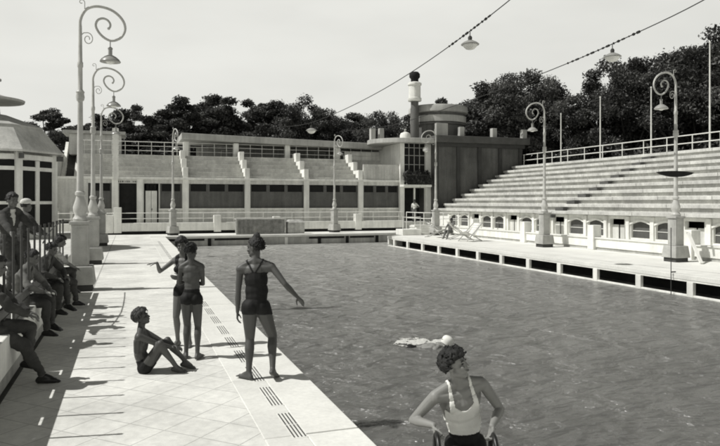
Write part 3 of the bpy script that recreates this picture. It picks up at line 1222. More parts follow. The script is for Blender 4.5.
# railing along the top
TX = GX + TD * NTI + .35
TZt = 1.62 + TR * (NTI - 1)
b = MB()
b.box(TX - .4, TX + 2.5, S0, S1, TZt - .4, TZt + .02)
b.build('top_walk', M['stand'], t)
t = thing('stand_railing', 'pale two-bar railing along the top of the right grandstand', 'railing', (TX, 26, TZt))
for z in (.5, .95):
    b = MB()
    b.tube([(TX, S0, TZt + z), (TX, S1, TZt + z)], .03, 6)
    b.build('rail', M['paint'], t)
for k in range(21):
    y = 8 + 1.85 * k
    b = MB()
    b.tube([(TX, y, TZt), (TX, y, TZt + .97)], .032, 6)
    b.build('post', M['paint'], t)
# flag poles behind
for k, (y, h, lb) in enumerate(((27.5, 6.0, 'tallest bare white flagpole at the right edge above the stand'), (31.8, 4.2, 'bare white pole just left of the nearest right scroll lamp'), (36.4, 4.3, 'bare white pole above the middle of the stand in front of the trees'), (40.7, 3.7, 'bare white pole nearest the dark block above the stand'))):
    t = thing('flagpole', lb, 'flagpole', (TX + .35, y, TZt), group='bare poles along the stand railing')
    b = MB()
    b.tube([(0, 0, 0), (0, 0, h)], [.05, .032], 8)
    b.build('pole', M['paint'], t, world=False, smooth=True)
    b = MB()
    b.lathe([(.01, -.06), (.055, -.02), (.055, .03), (.01, .07)], 8, (0, 0, h))
    b.build('knob', M['paint'], t, world=False, smooth=True)

# low wall on the right deck with pale posts
t = thing('deck_low_wall', 'low white wall with square posts between the right deck and the grandstand', 'low wall', (19.3, 26, 0))
b = MB()
b.box(19.3, 19.55, 6, 40.5, .12, .5)
b.build('wall', M['white'], t, bevel=.015)
b = MB()
b.box(19.35, 19.55, 6, 40.5, .001, .12)
b.build('recessed_foot', M['pool'], t)
b = MB()
b.box(19.25, 19.6, 6, 40.5, .501, .55)
b.build('coping', M['farstone'], t, bevel=.01)
for y in (7.8, 13.1, 18.4, 23.7, 29.0, 34.3, 39.6):
    b = MB()
    b.box(19.18, 19.62, y - .2, y + .2, 0, 1.08)
    b.build('post', M['white'], t, bevel=.02)
t = thing('walk_rail', 'thin white rail on slim posts in front of the entrance block', 'railing', (21, 41.5, 0))
for z in (.95, 1.35):
    b = MB()
    b.tube([(19.2, 44.0, z), (19.3, 41.2, z), (20.3, 40.2, z), (21.9, 39.5, z)], .028, 6)
    b.build('rail', M['paint'], t)
for x, y in ((19.2, 44.0), (19.25, 42.6), (19.3, 41.2), (20.3, 40.2), (21.1, 39.85), (21.9, 39.5)):
    b = MB()
    b.tube([(x, y, 0), (x, y, 1.37)], .03, 6)
    b.build('post', M['paint'], t)

# corner platform with steps
t = thing('platform_steps', 'white platform with a small flight of steps at the far right pool corner', 'platform', (17.6, 39.3, 0))
b = MB()
b.box(16.1, 17.4, 37.5, 38.6, 0, .38)
b.box(18.45, 19.0, 38.2, 39.4, 0, .55)
b.build('platform', M['white'], t, bevel=.02)
b = MB()
for k in range(4):
    b.box(17.41, 18.44, 37.7 + .3 * k, 39.4, .15 * k + .001, .15 * k + .1)
    b.box(17.45, 18.40, 37.78 + .3 * k, 39.3, .15 * k + .1, .15 * (k + 1))
b.build('steps', M['farstone'], t)
b = MB()
b.tube([(16.1, 37.45, .38), (16.1, 37.45, 1.15), (17.3, 37.45, 1.15), (17.3, 37.45, .38)], .025, 6)
b.build('rail', M['paint'], t)

# ------------------------------------------------------------------ deck chairs on the right deck
def deck_chair(name, lb, loc, rz, sag=.12):
    t = thing(name, lb, 'deck chair', loc, rz, 'white canvas deck chairs on the right deck')
    for sx in (-.3, .3):
        b = MB()
        b.tube([(sx, -.62, .03), (sx, .62, .98)], .022, 6)
        b.tube([(sx * .93, .60, .03), (sx * .93, -.55, .50)], .022, 6)
        b.build('frame_leg', M['wood'], t, world=False)
    b = MB()
    for y, z in ((.62, .98), (-.55, .5), (-.6, .05), (.58, .05)):
        b.tube([(-.31, y, z), (.31, y, z)], .018, 6)
    b.build('crossbar', M['wood'], t, world=False)
    b = MB()
    n = 12
    prof = []
    for i in range(n + 1):
        u = i / n
        prof.append((-.55 + 1.17 * u, .5 + .48 * u - sag * 4 * u * (1 - u) - .18 * math.sin(PI * u)))
    for i in range(n):
        (a, za), (c, zc) = prof[i], prof[i + 1]
        b.hexa([(-.27, a, za), (.27, a, za), (.27, c, zc), (-.27, c, zc), (-.27, a, za + .008), (.27, a, za + .008), (.27, c, zc + .008), (-.27, c, zc + .008)])
    b.build('sling', M['canvas'], t, world=False, smooth='all')
    return t


deck_chair('deck_chair', 'white canvas deck chair farthest along the right deck, near the corner steps', (17.0, 34.6, .002), R(40))
deck_chair('deck_chair', 'white canvas deck chair in the middle beside the seated dark figure', (17.3, 32.3, .002), R(75), .16)
deck_chair('deck_chair', 'white canvas deck chair nearest the viewer before the arched windows', (17.1, 30.7, .002), R(-70), .16)

# plank leaning on the right lamp plinth; thin pole; dark plate on the lamp
b = MB()
p0, p1 = V((18.42, 17.62, 1.03)), V((18.2, 16.85, .03))
d = (p1 - p0)
sd = V((0.9, -.3, 0)).normalized() * .06
up = d.cross(sd).normalized() * .018
b.hexa([p0 - sd - up, p0 + sd - up, p0 + sd + up, p0 - sd + up, p1 - sd - up, p1 + sd - up, p1 + sd + up, p1 - sd + up])
tag(b.build('leaning_plank', M['canvas'], bevel=.004, loc=(17.4, 16.8, 0)), 'white wooden plank leaning against the plinth of the nearest right lamp post', 'plank')
t = thing('depth_pole', 'thin dark upright pole at the edge of the right deck dipping into the water', 'pole', (14.93, 14.9, -.6))
b = MB()
b.tube([(14.93, 14.9, -.75), (14.93, 14.9, 1.35)], .014, 6)
b.build('rod', M['steel'], t)
b = MB()
b.tube([(14.93, 14.9, .05), (15.1, 14.9, .05)], .02, 6)
b.build('bracket', M['steel'], t)
t = thing('hanging_board', 'dark flat lens-shaped board fixed across the nearest right lamp post', 'board', (18.15, 17.9, 3.12))
b = MB()
n = 16
prof = [(-.85 + 1.6 * i / n, .15 * math.sin(PI * i / n) ** .7) for i in range(n + 1)]
poly = [(a, c * .35 + .01) for a, c in prof] + [(a, -c - .0) for a, c in reversed(prof)]
vs = []
b.prism([(17.98 + a, 3.12 + c) for a, c in poly], 17.66, 17.75, 'y')
b.build('board', M['dark'], t)
b = MB()
b.box(18.08, 18.22, 17.75, 17.85, 3.02, 3.12)
b.build('clamp', M['steel'], t)

# ------------------------------------------------------------------ overhead cables and hanging lamps
def catmull(P, m=10):
    P = [V(p) for p in P]
    out = []
    for i in range(len(P) - 1):
        p0, p1, p2, p3 = P[max(i - 1, 0)], P[i], P[i + 1], P[min(i + 2, len(P) - 1)]
        for k in range(m):
            u = k / m
            out.append(.5 * ((2 * p1) + (p2 - p0) * u + (2 * p0 - 5 * p1 + 4 * p2 - p3) * u * u + (3 * p1 - p0 - 3 * p2 + p3) * u ** 3))
    out.append(P[-1])
    return out


def cam_pt(px, py, D):
    s_, c_ = math.sin(TH), math.cos(TH)
    tt = (px - 360) / 650.
    return V((D * (s_ + c_ * tt), D * (c_ - s_ * tt), 2.1 + (202 - py) / 650. * D))


def cable(lb, P, seed, beads=()):
    t = thing('overhead_cable', lb, 'cable', tuple(P[-1]))
    b = MB()
    pts = catmull(P)
    b.tube(pts, .016, 6)
    c = b.build('wire', M['cable'], t)
    rnd = random.Random(seed)
    for i0, i1 in beads:
        for i in range(i0, i1):
            p, q = pts[i], pts[i + 1]
            for u in (.2, .55, .9):
                b = MB()
                m_ = p.lerp(q, u)
                b.tube([m_, m_.lerp(q, .22)], .042 * rnd.uniform(.7, 1.1), 6)
                b.build('insulator', M['cable'], t)
    return t


c1 = [(10.35, 7.5, 10.9), (10.35, 12.5, 8.75), (10.35, 18.6, 7.62), (10.3, 27, 6.92), (10.25, 37.7, 6.86), (10.2, 47.2, 7.6)]
c2 = [(15.4, 6.0, 11.0), (15.4, 12.0, 8.35), (15.4, 17.9, 7.45), (15.4, 27, 7.0), (15.4, 37.7, 6.9), (15.4, 47.2, 7.5)]
cable('dark sagging overhead cable over the middle of the pool, carrying two hanging lamps', c1, 1, ((18, 22), (8, 16)))
cable('dark overhead cable farther right above the pool edge, carrying one hanging lamp', c2, 2, ((18, 23), (10, 13)))


def hang_lamp(lb, p, s_=1.0):
    t = thing('hanging_lamp', lb, 'hanging lamp', p, group='lamps hung on the overhead cables')
    b = MB()
    b.lathe([(.015, -.16), (.015, 0)], 8)
    b.lathe([(.06, -.3), (.07, -.2), (.04, -.15)], 12)
    b.build('stem', M['darkpil'], t, world=False, smooth=True)
    b = MB()
    b.lathe([(.29, -.44), (.295, -.42), (.22, -.36), (.1, -.30), (.05, -.29)], 24)
    b.build('shade', M['shade'], t, world=False, smooth=True)
    b = MB()
    b.lathe([(.04, -.60), (.14, -.57), (.21, -.50), (.24, -.442)], 20)
    b.build('globe', M['globe'], t, world=False, smooth=True)
    t.scale = (s_,) * 3
    return t


hang_lamp('large hanging lamp with pale globe on the middle cable, nearest the viewer', (10.35, 18.6, 7.61))
hang_lamp('small distant hanging lamp on the middle cable in front of the far trees', (10.25, 37.7, 6.85), 1.1)
hang_lamp('hanging lamp with wide pale shade on the right cable in front of the tall trees', (15.4, 17.9, 7.44))


# ------------------------------------------------------------------ trees
def make_tree(seed, H, Rc, base, leaf, n_cl, n_lf, lm, up=1.0):
    rnd = random.Random(seed)
    crown = MB()
    tr = MB()
    tr.tube([(0, 0, 0), (rnd.uniform(-.2, .2), rnd.uniform(-.2, .2), base * .6), (rnd.uniform(-.4, .4), rnd.uniform(-.4, .4), base * 1.2), (rnd.uniform(-.5, .5), rnd.uniform(-.5, .5), H * .8)], [H * .026, H * .021, H * .016, H * .004], 9)
    lob = [(rnd.uniform(0, 2 * PI), rnd.uniform(-.5, .9), rnd.uniform(.75, 1.15)) for _ in range(7)]
    for i in range(n_cl):
        while True:
            q = V((rnd.uniform(-1, 1), rnd.uniform(-1, 1), rnd.uniform(-1, 1)))
            if .3 < q.length <= 1:
                break
        az, k_ = math.atan2(q.y, q.x), .84
        for la, lz, lr in lob:
            if abs(math.cos((az - la) / 2)) > .86 and abs(q.z - lz) < .45:
                k_ = lr
        cs = Rc * rnd.uniform(.15, .27)
        c = V((q.x * Rc * k_, q.y * Rc * k_, (H + base) / 2 + .2 + q.z * (H - base - cs) / 2 * (.88 + .12 * k_)))
        leaves(crown, c, (cs, cs, cs * rnd.uniform(.55, .8)), n_lf, leaf, rnd)
        if i % 3 == 0:
            st = V((0, 0, max(base * .7, c.z * .6)))
            mid = st.lerp(c, .5) + V((0, 0, -.25))
            tr.tube([st, mid, c], [H * .010, H * .006, H * .002], 6)
    return crown, tr


protos = []
for sd, H, Rc, ba, lf, nc, nl, lm in ((11, 10, 3.0, 2.0, .115, 84, 420, 'leafA'), (12, 10, 2.5, 1.8, .11, 76, 420, 'leafA'), (13, 10, 3.4, 1.8, .115, 90, 420, 'leafA'), (14, 10, 3.3, 2.4, .095, 110, 430, 'leafB'), (15, 10, 3.9, 2.2, .095, 120, 430, 'leafB')):
    protos.append((make_tree(sd, H, Rc, ba, lf, nc, nl, lm), lm))
pm = []
for (cr, tr), lm in protos:
    pm.append([cr, tr, lm, None])
def plant_tree(i, px, topy, D, rot, lb, grp, wide=1.0, base_z=0.0, name='tree'):
    p = cam_pt(px, 202, D)
    h = (2.1 + (202 - topy) / 650. * D - base_z)
    t = thing(name, lb, 'tree', (p.x, p.y, base_z), rot, grp)
    sc = h / 10.
    t.scale = (sc * wide * 1.12, sc * wide * 1.12, sc)
    e = pm[i]
    if e[3] is None:
        a = e[0].build('crown', M[e[2]], t, world=False)
        c = e[1].build('trunk', M['bark'], t, world=False, smooth=True)
        e[3] = (a, c)
    else:
        for ch in e[3]:
            q = ch.copy()
            col.objects.link(q)
            q.parent = t
    return t


FG = 'dark trees behind the far building'
far_trees = [
    (1, 50, 106, 62, .3, 'dark tree rising directly above the kiosk roof at the left', 1.15),
    (0, 20, 128, 70, 1.9, 'low dark tree half hidden behind the kiosk roof at the far left', 1.3),
    (2, 92, 118, 68, 1.1, 'dark tree behind the middle left lamp post', 1.2),
    (0, 122, 108, 66, 2.0, 'rounded dark tree just right of the left lamp row', 1.05),
    (2, 148, 101, 70, 2.9, 'broad dark tree left of the flat gallery roof end', 1.0),
    (1, 180, 97, 66, 3.6, 'narrow dark tree above the left end of the flat gallery roof', 1.2),
    (0, 212, 93, 68, 4.4, 'tallest dark tree above the left half of the gallery roof', 1.1),
    (2, 240, 96, 70, 5.1, 'dense dark tree behind the second gallery column', 1.0),
    (1, 268, 98, 66, 5.9, 'dark upright tree above the middle of the gallery roof', 1.1),
    (3, 294, 93, 66, .8, 'lighter feathery tree above the middle of the gallery roof', .85),
    (3, 325, 106, 68, 1.6, 'loose leafed tree behind the small distant hanging lamp', 1.0),
    (0, 352, 112, 72, 2.6, 'low dark tree behind the far lamp post right of the slatted box', 1.2),
    (4, 381, 108, 66, 3.1, 'mottled tree left of the slender chimney lantern', .8),
    (2, 106, 116, 76, 4.2, 'low dark tree filling the gap behind the banded pier', 1.2),
    (1, 164, 112, 76, 5.3, 'low dark tree filling the gap above the left railing', 1.3),
    (0, 252, 110, 78, 1.4, 'low dark tree in the second row above the second gallery column', 1.3),
    (2, 309, 112, 76, .2, 'low dark tree in the gap left of the small distant hanging lamp', 1.2),
    (1, 340, 116, 77, 2.2, 'low dark tree in the gap right of the small distant hanging lamp', 1.3),
    (2, 402, 112, 76, 4.8, 'low dark tree directly behind the slender chimney lantern', 1.0),
    (2, 443, 95, 72, 3.9, 'dark tree peeping over the round tower', .9),
]
for i, px, ty, D, rot, lb, w in far_trees:
    plant_tree(i, px, ty, D, rot, lb, FG, w)
RG = 'tall trees behind the right grandstand'
for i, px, ty, D, rot, lb, w in (
    (3, 505, 72, 60, .5, 'leafy tree standing behind the right end of the dark block', 1.15),
    (4, 527, 67, 57, 1.7, 'large spreading tree between the dark block and the first bare pole', .85),
    (4, 604, 78, 54, 2.2, 'mottled tree with sky gaps behind the middle bare pole', .78),
    (3, 628, 56, 52, 3.3, 'tall tree behind the hanging lamp on the right', .95),
    (4, 668, 44, 50, 4.1, 'tall dense tree right behind the nearest right scroll lamp', .85),
    (3, 700, 30, 48, 5.2, 'tallest tree at the right edge of the picture', .95),
    (4, 738, 34, 46, 6.0, 'dense tree cut by the right edge of the picture', .9),
    (2, 476, 108, 66, 2.4, 'dark low tree directly behind the dark block roof', 1.1),
):
    plant_tree(i, px, ty, D, rot, lb, RG, w)
# a hedge mass far behind that closes the view under the crowns
rnd = random.Random(5)
b = MB()
for k in range(300):
    px = rnd.uniform(-40, 800)
    D = rnd.uniform(72, 84)
    p = cam_pt(px, 202, D)
    leaves(b, (p.x, p.y, rnd.uniform(.5, 7.6)), (2.4, 2.4, 1.5), 110, .26, rnd)
o = b.build('undergrowth', M['leafA'])
tag(o, kind='stuff')
rnd = random.Random(6)
b = MB()
for k in range(130):
    p = V((rnd.uniform(32.5, 37), rnd.uniform(8, 48), 0))
    if 36.5 < p.y < 43.5:
        continue
    leaves(b, (p.x, p.y, rnd.uniform(.5, 5.4)), (1.7, 1.7, 1.2), 60, .24, rnd)
o = b.build('hedge', M['leafA'])
tag(o, kind='stuff')

def sphere_mesh(ng=12, nr=8):
    vs, fs = [V((0, 0, -1))], []
    for i in range(1, nr):
        a = -PI / 2 + PI * i / nr
        for k in range(ng):
            t_ = 2 * PI * k / ng
            vs.append(V((math.cos(a) * math.cos(t_), math.cos(a) * math.sin(t_), math.sin(a))))
    vs.append(V((0, 0, 1)))
    for k in range(ng):
        fs.append((0, 1 + (k + 1) % ng, 1 + k))
    for i in range(nr - 2):
        for k in range(ng):
            a, c = 1 + i * ng, 1 + (i + 1) * ng
            fs.append((a + k, a + (k + 1) % ng, c + (k + 1) % ng, c + k))
    last = len(vs) - 1
    a = 1 + (nr - 2) * ng
    for k in range(ng):
        fs.append((a + k, a + (k + 1) % ng, last))
    return vs, fs


SPH = sphere_mesh()
SPH5 = sphere_mesh(6, 4)

# ------------------------------------------------------------------ splash in the water
rnd = random.Random(9)
t = thing('water_splash', 'pale churned streak of foam trailing left from the swimmer in the white cap', 'splash', (4.35, 11.3, WZ))
b = MB()


def foam_sheet(b, c, L_, W_, rot, h):
    n, m_ = 90, 44
    vs, fs, keep = [], [], {}
    ca, sa = math.cos(rot), math.sin(rot)
    for i in range(n + 1):
        for j in range(m_ + 1):
            u, w = i / n * 2 - 1, j / m_ * 2 - 1
            x, y = u * L_ / 2, w * W_ / 2
            wx, wy = c[0] + x * ca - y * sa, c[1] + x * sa + y * ca
            q = V((x * 7.0, y * 13.0, c[0]))
            d = noise.fractal(q, 1.0, 2.0, 5)
            k_ = .62 * (1 - (abs(u) ** 2.2 + abs(w) ** 2)) + .75 * d
            keep[(i, j)] = k_
            vs.append((wx, wy, WZ + .003 + max(k_, 0) * h * (.6 + .6 * noise.noise(q * 3.1))))
    for i in range(n):
        for j in range(m_):
            if min(keep[(i, j)], keep[(i + 1, j)], keep[(i, j + 1)], keep[(i + 1, j + 1)]) > .19:
                o_ = i * (m_ + 1) + j
                fs.append((o_, o_ + m_ + 1, o_ + m_ + 2, o_ + 1))
    used = sorted({i for f_ in fs for i in f_})
    mp_ = {o_: k_ for k_, o_ in enumerate(used)}
    b.add([vs[i] for i in used], [tuple(mp_[i] for i in f_) for f_ in fs])


p = cam_pt(419, 202, 12.5)
foam_sheet(b, (p.x, p.y), 1.15, .85, -TH - .18, .03)
b.build('streak', M['foam'], t, smooth='all')
# ------------------------------------------------------------------ people
def nrm(v):
    return V(v).normalized()


class Body:
    def __init__(s):
        s.seg, s.ell = [], []

    def cone(s, a, c, ra, rb, tg):
        s.seg.append((V(a), V(c), ra, rb, tg))

    def el(s, c, fr, r, tg):
        s.ell.append((V(c), fr, r, tg))

    def mesh(s):
        mb = MB()
        for c, fr, r, tg in s.ell:
            mb.add([c + fr[0] * (p.x * r[0]) + fr[1] * (p.y * r[1]) + fr[2] * (p.z * r[2]) for p in SPH[0]], SPH[1])
        for a, c, ra, rb, tg in s.seg:
            d = c - a
            L_ = d.length
            if L_ < 1e-5:
                d, L_ = V((0, 0, 1)), 1e-5
            z = d.normalized()
            x = z.orthogonal().normalized()
            y = z.cross(x)
            vs = []
            for p in SPH[0]:
                if p.z <= 1e-6:
                    vs.append(a + (x * p.x + y * p.y + z * p.z) * ra)
            vs2, n = [], 12
            # rounded cone: lower hemisphere at a, upper hemisphere at c
            prof = []
            for i in range(0, 5):
                an = -PI / 2 + PI / 2 * i / 4
                prof.append((a, ra * math.cos(an), ra * math.sin(an)))
            for i in range(0, 5):
                an = PI / 2 * i / 4
                prof.append((c, rb * math.cos(an), rb * math.sin(an)))
            vs, fs = [], []
            for q, rr_, h in prof:
                rr_ = max(rr_, 1e-4)
                for k in range(n):
                    t_ = 2 * PI * k / n
                    vs.append(q + (x * math.cos(t_) + y * math.sin(t_)) * rr_ + z * h)
            for i in range(len(prof) - 1):
                for k in range(n):
                    k2 = (k + 1) % n
                    fs.append((i * n + k, i * n + k2, (i + 1) * n + k2, (i + 1) * n + k))
            fs.append(tuple(range(n - 1, -1, -1)))
            fs.append(tuple(range((len(prof) - 1) * n, len(prof) * n)))
            mb.add(vs, fs)
        return mb

    def classify(s, P):
        best = np.full(len(P), 1e9)
        tg = np.zeros(len(P), dtype=object)
        tt = np.zeros(len(P))
        for a, c, ra, rb, t_ in s.seg:
            A, D = np.array(a), np.array(c - a)
            L2 = max(D.dot(D), 1e-12)
            u = np.clip(((P - A) @ D) / L2, 0, 1)
            d = np.linalg.norm(P - A - u[:, None] * D, axis=1) - (ra + (rb - ra) * u)
            m_ = d < best
            best[m_], tg[m_], tt[m_] = d[m_], t_, u[m_]
        for c, fr, r, t_ in s.ell:
            q = P - np.array(c)
            l = np.stack([q @ np.array(fr[i]) / r[i] for i in range(3)], 1)
            d = (np.linalg.norm(l, axis=1) - 1) * min(r)
            m_ = d < best
            best[m_], tg[m_], tt[m_] = d[m_], t_, 0
        return tg, tt


def remesh(mb, vox, smooth_it=4, fac=.5):
    me = bpy.data.meshes.new('tmp')
    me.from_pydata(mb.v, [], mb.f)
    o = bpy.data.objects.new('tmp', me)
    col.objects.link(o)
    m_ = o.modifiers.new('r', 'REMESH')
    m_.mode = 'VOXEL'
    m_.voxel_size = vox
    m_.adaptivity = 0
    if smooth_it:
        q = o.modifiers.new('s', 'SMOOTH')
        q.factor = fac
        q.iterations = smooth_it
    bpy.context.view_layer.update()
    dg = bpy.context.evaluated_depsgraph_get()
    out = bpy.data.meshes.new_from_object(o.evaluated_get(dg), depsgraph=dg)
    bpy.data.objects.remove(o)
    bpy.data.meshes.remove(me)
    out.shade_smooth()
    out.materials.clear()
    return out


def ik(a, t_, l1, l2, pole):
    a, t_ = V(a), V(t_)
    d = t_ - a
    L_ = min(max(d.length, abs(l1 - l2) + .01), (l1 + l2) * .998)
    z = d.normalized()
    x = V(pole) - z * V(pole).dot(z)
    x = x.normalized() if x.length > 1e-5 else z.orthogonal().normalized()
    ca = (l1 * l1 + L_ * L_ - l2 * l2) / (2 * l1 * L_)
    ca = max(-1, min(1, ca))
    return a + z * (l1 * ca) + x * (l1 * math.sqrt(1 - ca * ca)), a + z * L_


def frame(fwd, up):
    u = nrm(up)
    f = V(fwd) - u * V(fwd).dot(u)
    f.normalize()
    r = f.cross(u)
    return (r, f, u)


def hand(B, W, d, n, side, s, curl=(.35, .4, .45, .5), spread=.05, thumb=.5):
    """d: pointing direction, n: palm normal (fingers curl towards it), side: direction of the thumb"""
    d, n = nrm(d), V(n)
    n = nrm(n - d * n.dot(d))
    sd = d.cross(n)
    if sd.dot(V(side)) < 0:
        sd = -sd
    pl = .088 * s
    for j, (off, ln) in enumerate(((.030, .070), (.010, .079), (-.010, .073), (-.029, .056))):
        kn = W + d * (pl * (1 - .06 * abs(j - 1))) + sd * off * s
        B.cone(W + sd * off * .45 * s, kn, .0145 * s, .0115 * s, 'hand')
        q, cur = kn, 0.
        dd = nrm(d + sd * (off * spread * 30 * .1))
        for f_, rr_ in ((.45, .0095), (.30, .0085), (.25, .0075)):
            cur += curl[j]
            v = dd * math.cos(cur) + n * math.sin(cur)
            e = q + v * (ln * f_ * s)
            B.cone(q, e, rr_ * s, rr_ * .93 * s, 'hand')
            q = e
    b0 = W + d * .022 * s + sd * .018 * s
    v = nrm(d * .62 + sd * .75 + n * thumb)
    b1 = b0 + v * .042 * s
    v2 = nrm(d * .85 + sd * .25 + n * thumb * 1.3)
    b2 = b1 + v2 * .032 * s
    b3 = b2 + nrm(v2 + d * .2) * .025 * s
    B.cone(b0, b1, .014 * s, .0115 * s, 'hand')
    B.cone(b1, b2, .0108 * s, .0098 * s, 'hand')
    B.cone(b2, b3, .0098 * s, .008 * s, 'hand')


def person(label, loc, rz, pose, height=1.7, female=False, skin='skin', vox=.008, hair='hair', hairstyle='short', clothes=(), slim=1.0, hat=None, hipw=None, waist=None, shw=None, mess=1.0):
    s = height / 1.75
    t = thing('person', label, 'person', loc, rz)
    B = Body()
    P = V(pose['pelvis']) * s
    PF = frame(pose.get('pfwd', (0, 1, 0)), pose.get('pup', (0, 0, 1)))
    CF = frame(pose.get('cfwd', (0, 1, 0)), pose.get('cup', (0, 0, 1)))
    mid = P + PF[2] * .15 * s
    C = mid + CF[2] * .16 * s
    Nk = C + CF[2] * .20 * s - CF[1] * .015 * s
    HF = frame(pose.get('hfwd', (0, 1, 0)), pose.get('hup', (0, 0, 1)))
    Hc = Nk + nrm(CF[2] * .6 + HF[2] * .4 + CF[1] * .18) * .165 * s
    w = slim
    hw = (hipw or (.150 if female else .145)) * w
    B.el(P, PF, (hw * s, .105 * s * w, .105 * s), 'pelvis')
    for sg in (-1, 1):
        B.el(P + PF[0] * (sg * .062 * s) - PF[1] * .030 * s - PF[2] * .045 * s, PF, (.086 * s * w, .085 * s * w, .095 * s), 'pelvis')
    BF = frame((PF[1] + CF[1]), (PF[2] + CF[2]))
    B.el(P + PF[2] * .075 * s, BF, ((.124 if female else (hipw or .132)) * s * w, .094 * s * w, .12 * s), 'pelvis')
    B.el(mid, BF, ((waist or (.122 if female else .13)) * s * w, .088 * s * w, .14 * s), 'belly')
    B.el(C - CF[2] * .02 * s, CF, ((.135 if female else .15) * s * w, .102 * s * w, .16 * s), 'chest')
    B.el(C + CF[2] * .08 * s - CF[1] * .01 * s, CF, ((.145 if female else .165) * s * w, .085 * s * w, .10 * s), 'chest')
    sw = (shw or (.158 if female else .175)) * w
    hip, S_ = {}, {}
    for sg, k in ((-1, 'L'), (1, 'R')):
        S_[k] = C + CF[2] * .125 * s + CF[0] * (sg * sw * s) + V(pose.get('sh' + k, (0, 0, 0))) * s
        B.cone(Nk + CF[2] * .015 * s, S_[k] + CF[2] * .008 * s, .045 * s, .042 * s, 'trap')
        B.cone(C + CF[2] * .10 * s, S_[k] - CF[2] * .01 * s, .07 * s * w, .052 * s * w, 'shoulder')
        if female:
            B.el(C + CF[1] * .075 * s + CF[0] * (sg * .068 * s) - CF[2] * .015 * s, CF, (.058 * s, .05 * s, .058 * s), 'chest')
        else:
            B.el(C + CF[1] * .062 * s + CF[0] * (sg * .072 * s) + CF[2] * .04 * s, CF, (.078 * s, .03 * s, .06 * s), 'chest')
            B.cone(C + CF[0] * sg * .11 * s - CF[1] * .03 * s - CF[2] * .1 * s, C + CF[0] * sg * .135 * s - CF[1] * .03 * s + CF[2] * .05 * s, .045 * s, .05 * s, 'chest')
        hip[k] = P + PF[0] * (sg * (.077 if female else .084) * s) - PF[2] * .045 * s
    # arms
    aw = (.88 if female else 1.0) * w
    for k, sg in (('L', -1), ('R', 1)):
        tgt, pole = pose['hand' + k]
        E_, W_ = ik(S_[k], V(tgt) * s, .285 * s, .25 * s, pole)
        a = S_[k]
        B.el(a - V((0, 0, .01)) * s, CF, (.056 * s * aw,) * 3, 'shoulder')
        m_ = a.lerp(E_, .45)
        B.cone(a, m_, .05 * s * aw, .046 * s * aw, 'uparm')
        B.cone(m_, E_, .046 * s * aw, .037 * s * aw, 'lowuparm')
        m_ = E_.lerp(W_, .3)
        B.cone(E_, m_, .037 * s * aw, .041 * s * aw, 'forearm')
        B.cone(m_, W_, .041 * s * aw, .025 * s * aw, 'forearm')
        hp = pose.get('grip' + k, {})
        dr = hp.get('d', tuple(W_ - E_))
        nn = hp.get('n', (-sg, 0, 0))
        hand(B, W_, dr, nn, hp.get('side', (0, 1, 0)), s, hp.get('curl', (.3, .35, .4, .45)), thumb=hp.get('thumb', .4))
    # legs
    feet = {}
    for k, sg in (('L', -1), ('R', 1)):
        tgt, pole, toe = pose['foot' + k]
        K_, A_ = ik(hip[k], V(tgt) * s, .43 * s, .42 * s, pole)
        a = hip[k]
        m_ = a.lerp(K_, .4)
        lw = (1.07 if female else .98) * w
        B.cone(a, m_, .088 * s * lw, .078 * s * lw, 'thigh_hi')
        B.cone(m_, K_, .078 * s * lw, .053 * s * lw, 'thigh')
        ax = (A_ - K_).normalized()
        bk = -(V(pole) - ax * V(pole).dot(ax))
        bk = bk.normalized() if bk.length > 1e-4 else V((0, -1, 0))
        m_ = K_.lerp(A_, .32) + bk * .014 * s
        B.cone(K_, m_, .05 * s * lw, .054 * s * lw, 'calf')
        B.cone(m_, K_.lerp(A_, .72), .054 * s * lw, .036 * s * lw, 'calf')
        B.cone(K_.lerp(A_, .7), A_, .037 * s * lw, .033 * s, 'calf')
        td = nrm(toe)
        side_ = td.cross(ax).normalized()
        dn = (ax - td * ax.dot(td))
        dn = dn.normalized() if dn.length > 1e-3 else V((0, 0, -1))
        hl = A_ - td * .045 * s + dn * .045 * s
        bl = A_ + td * .125 * s + dn * .052 * s
        B.cone(A_, hl, .034 * s, .032 * s, 'foot' + k)
        B.cone(A_, A_ + td * .08 * s + dn * .035 * s, .036 * s, .032 * s, 'foot' + k)
        for o_ in (-.02, .018):
            B.cone(hl, bl + side_ * o_ * s, .030 * s, .026 * s, 'foot' + k)
        for j in range(5):
            tb = bl + side_ * (-.034 + .017 * j) * s
            B.cone(tb, tb + td * (.055 - .006 * abs(j - (1 if sg * side_.dot(V(PF[0])) < 0 else 3))) * s + dn * .012 * s, .0125 * s, .010 * s, 'foot' + k)
        feet[k] = A_
    # head
    hs = s * pose.get('hs', 1.0)
    r, f, u = HF

    def hp_(x, y, z):
        return Hc + (r * x + f * y + u * z) * hs
    B.cone(Nk - CF[2] * .03 * s, Hc - u * .055 * hs - f * .015 * hs, .054 * s, .05 * s, 'neck')
    B.el(hp_(0, -.012, .032), HF, (.074 * hs, .094 * hs, .086 * hs), 'head')
    B.el(hp_(0, .022, -.03), HF, (.060 * hs, .068 * hs, .082 * hs), 'head')
    B.el(hp_(0, .052, -.088), HF, (.032 * hs, .028 * hs, .026 * hs), 'head')
    B.cone(hp_(-.047, .0, -.06), hp_(-.012, .058, -.09), .026 * hs, .024 * hs, 'head')
    B.cone(hp_(.047, .0, -.06), hp_(.012, .058, -.09), .026 * hs, .024 * hs, 'head')
    B.cone(hp_(0, .083, .012), hp_(0, .106, -.028), .009 * hs, .014 * hs, 'head')
    B.cone(hp_(-.03, .079, .022), hp_(.03, .079, .022), .013 * hs, .013 * hs, 'head')
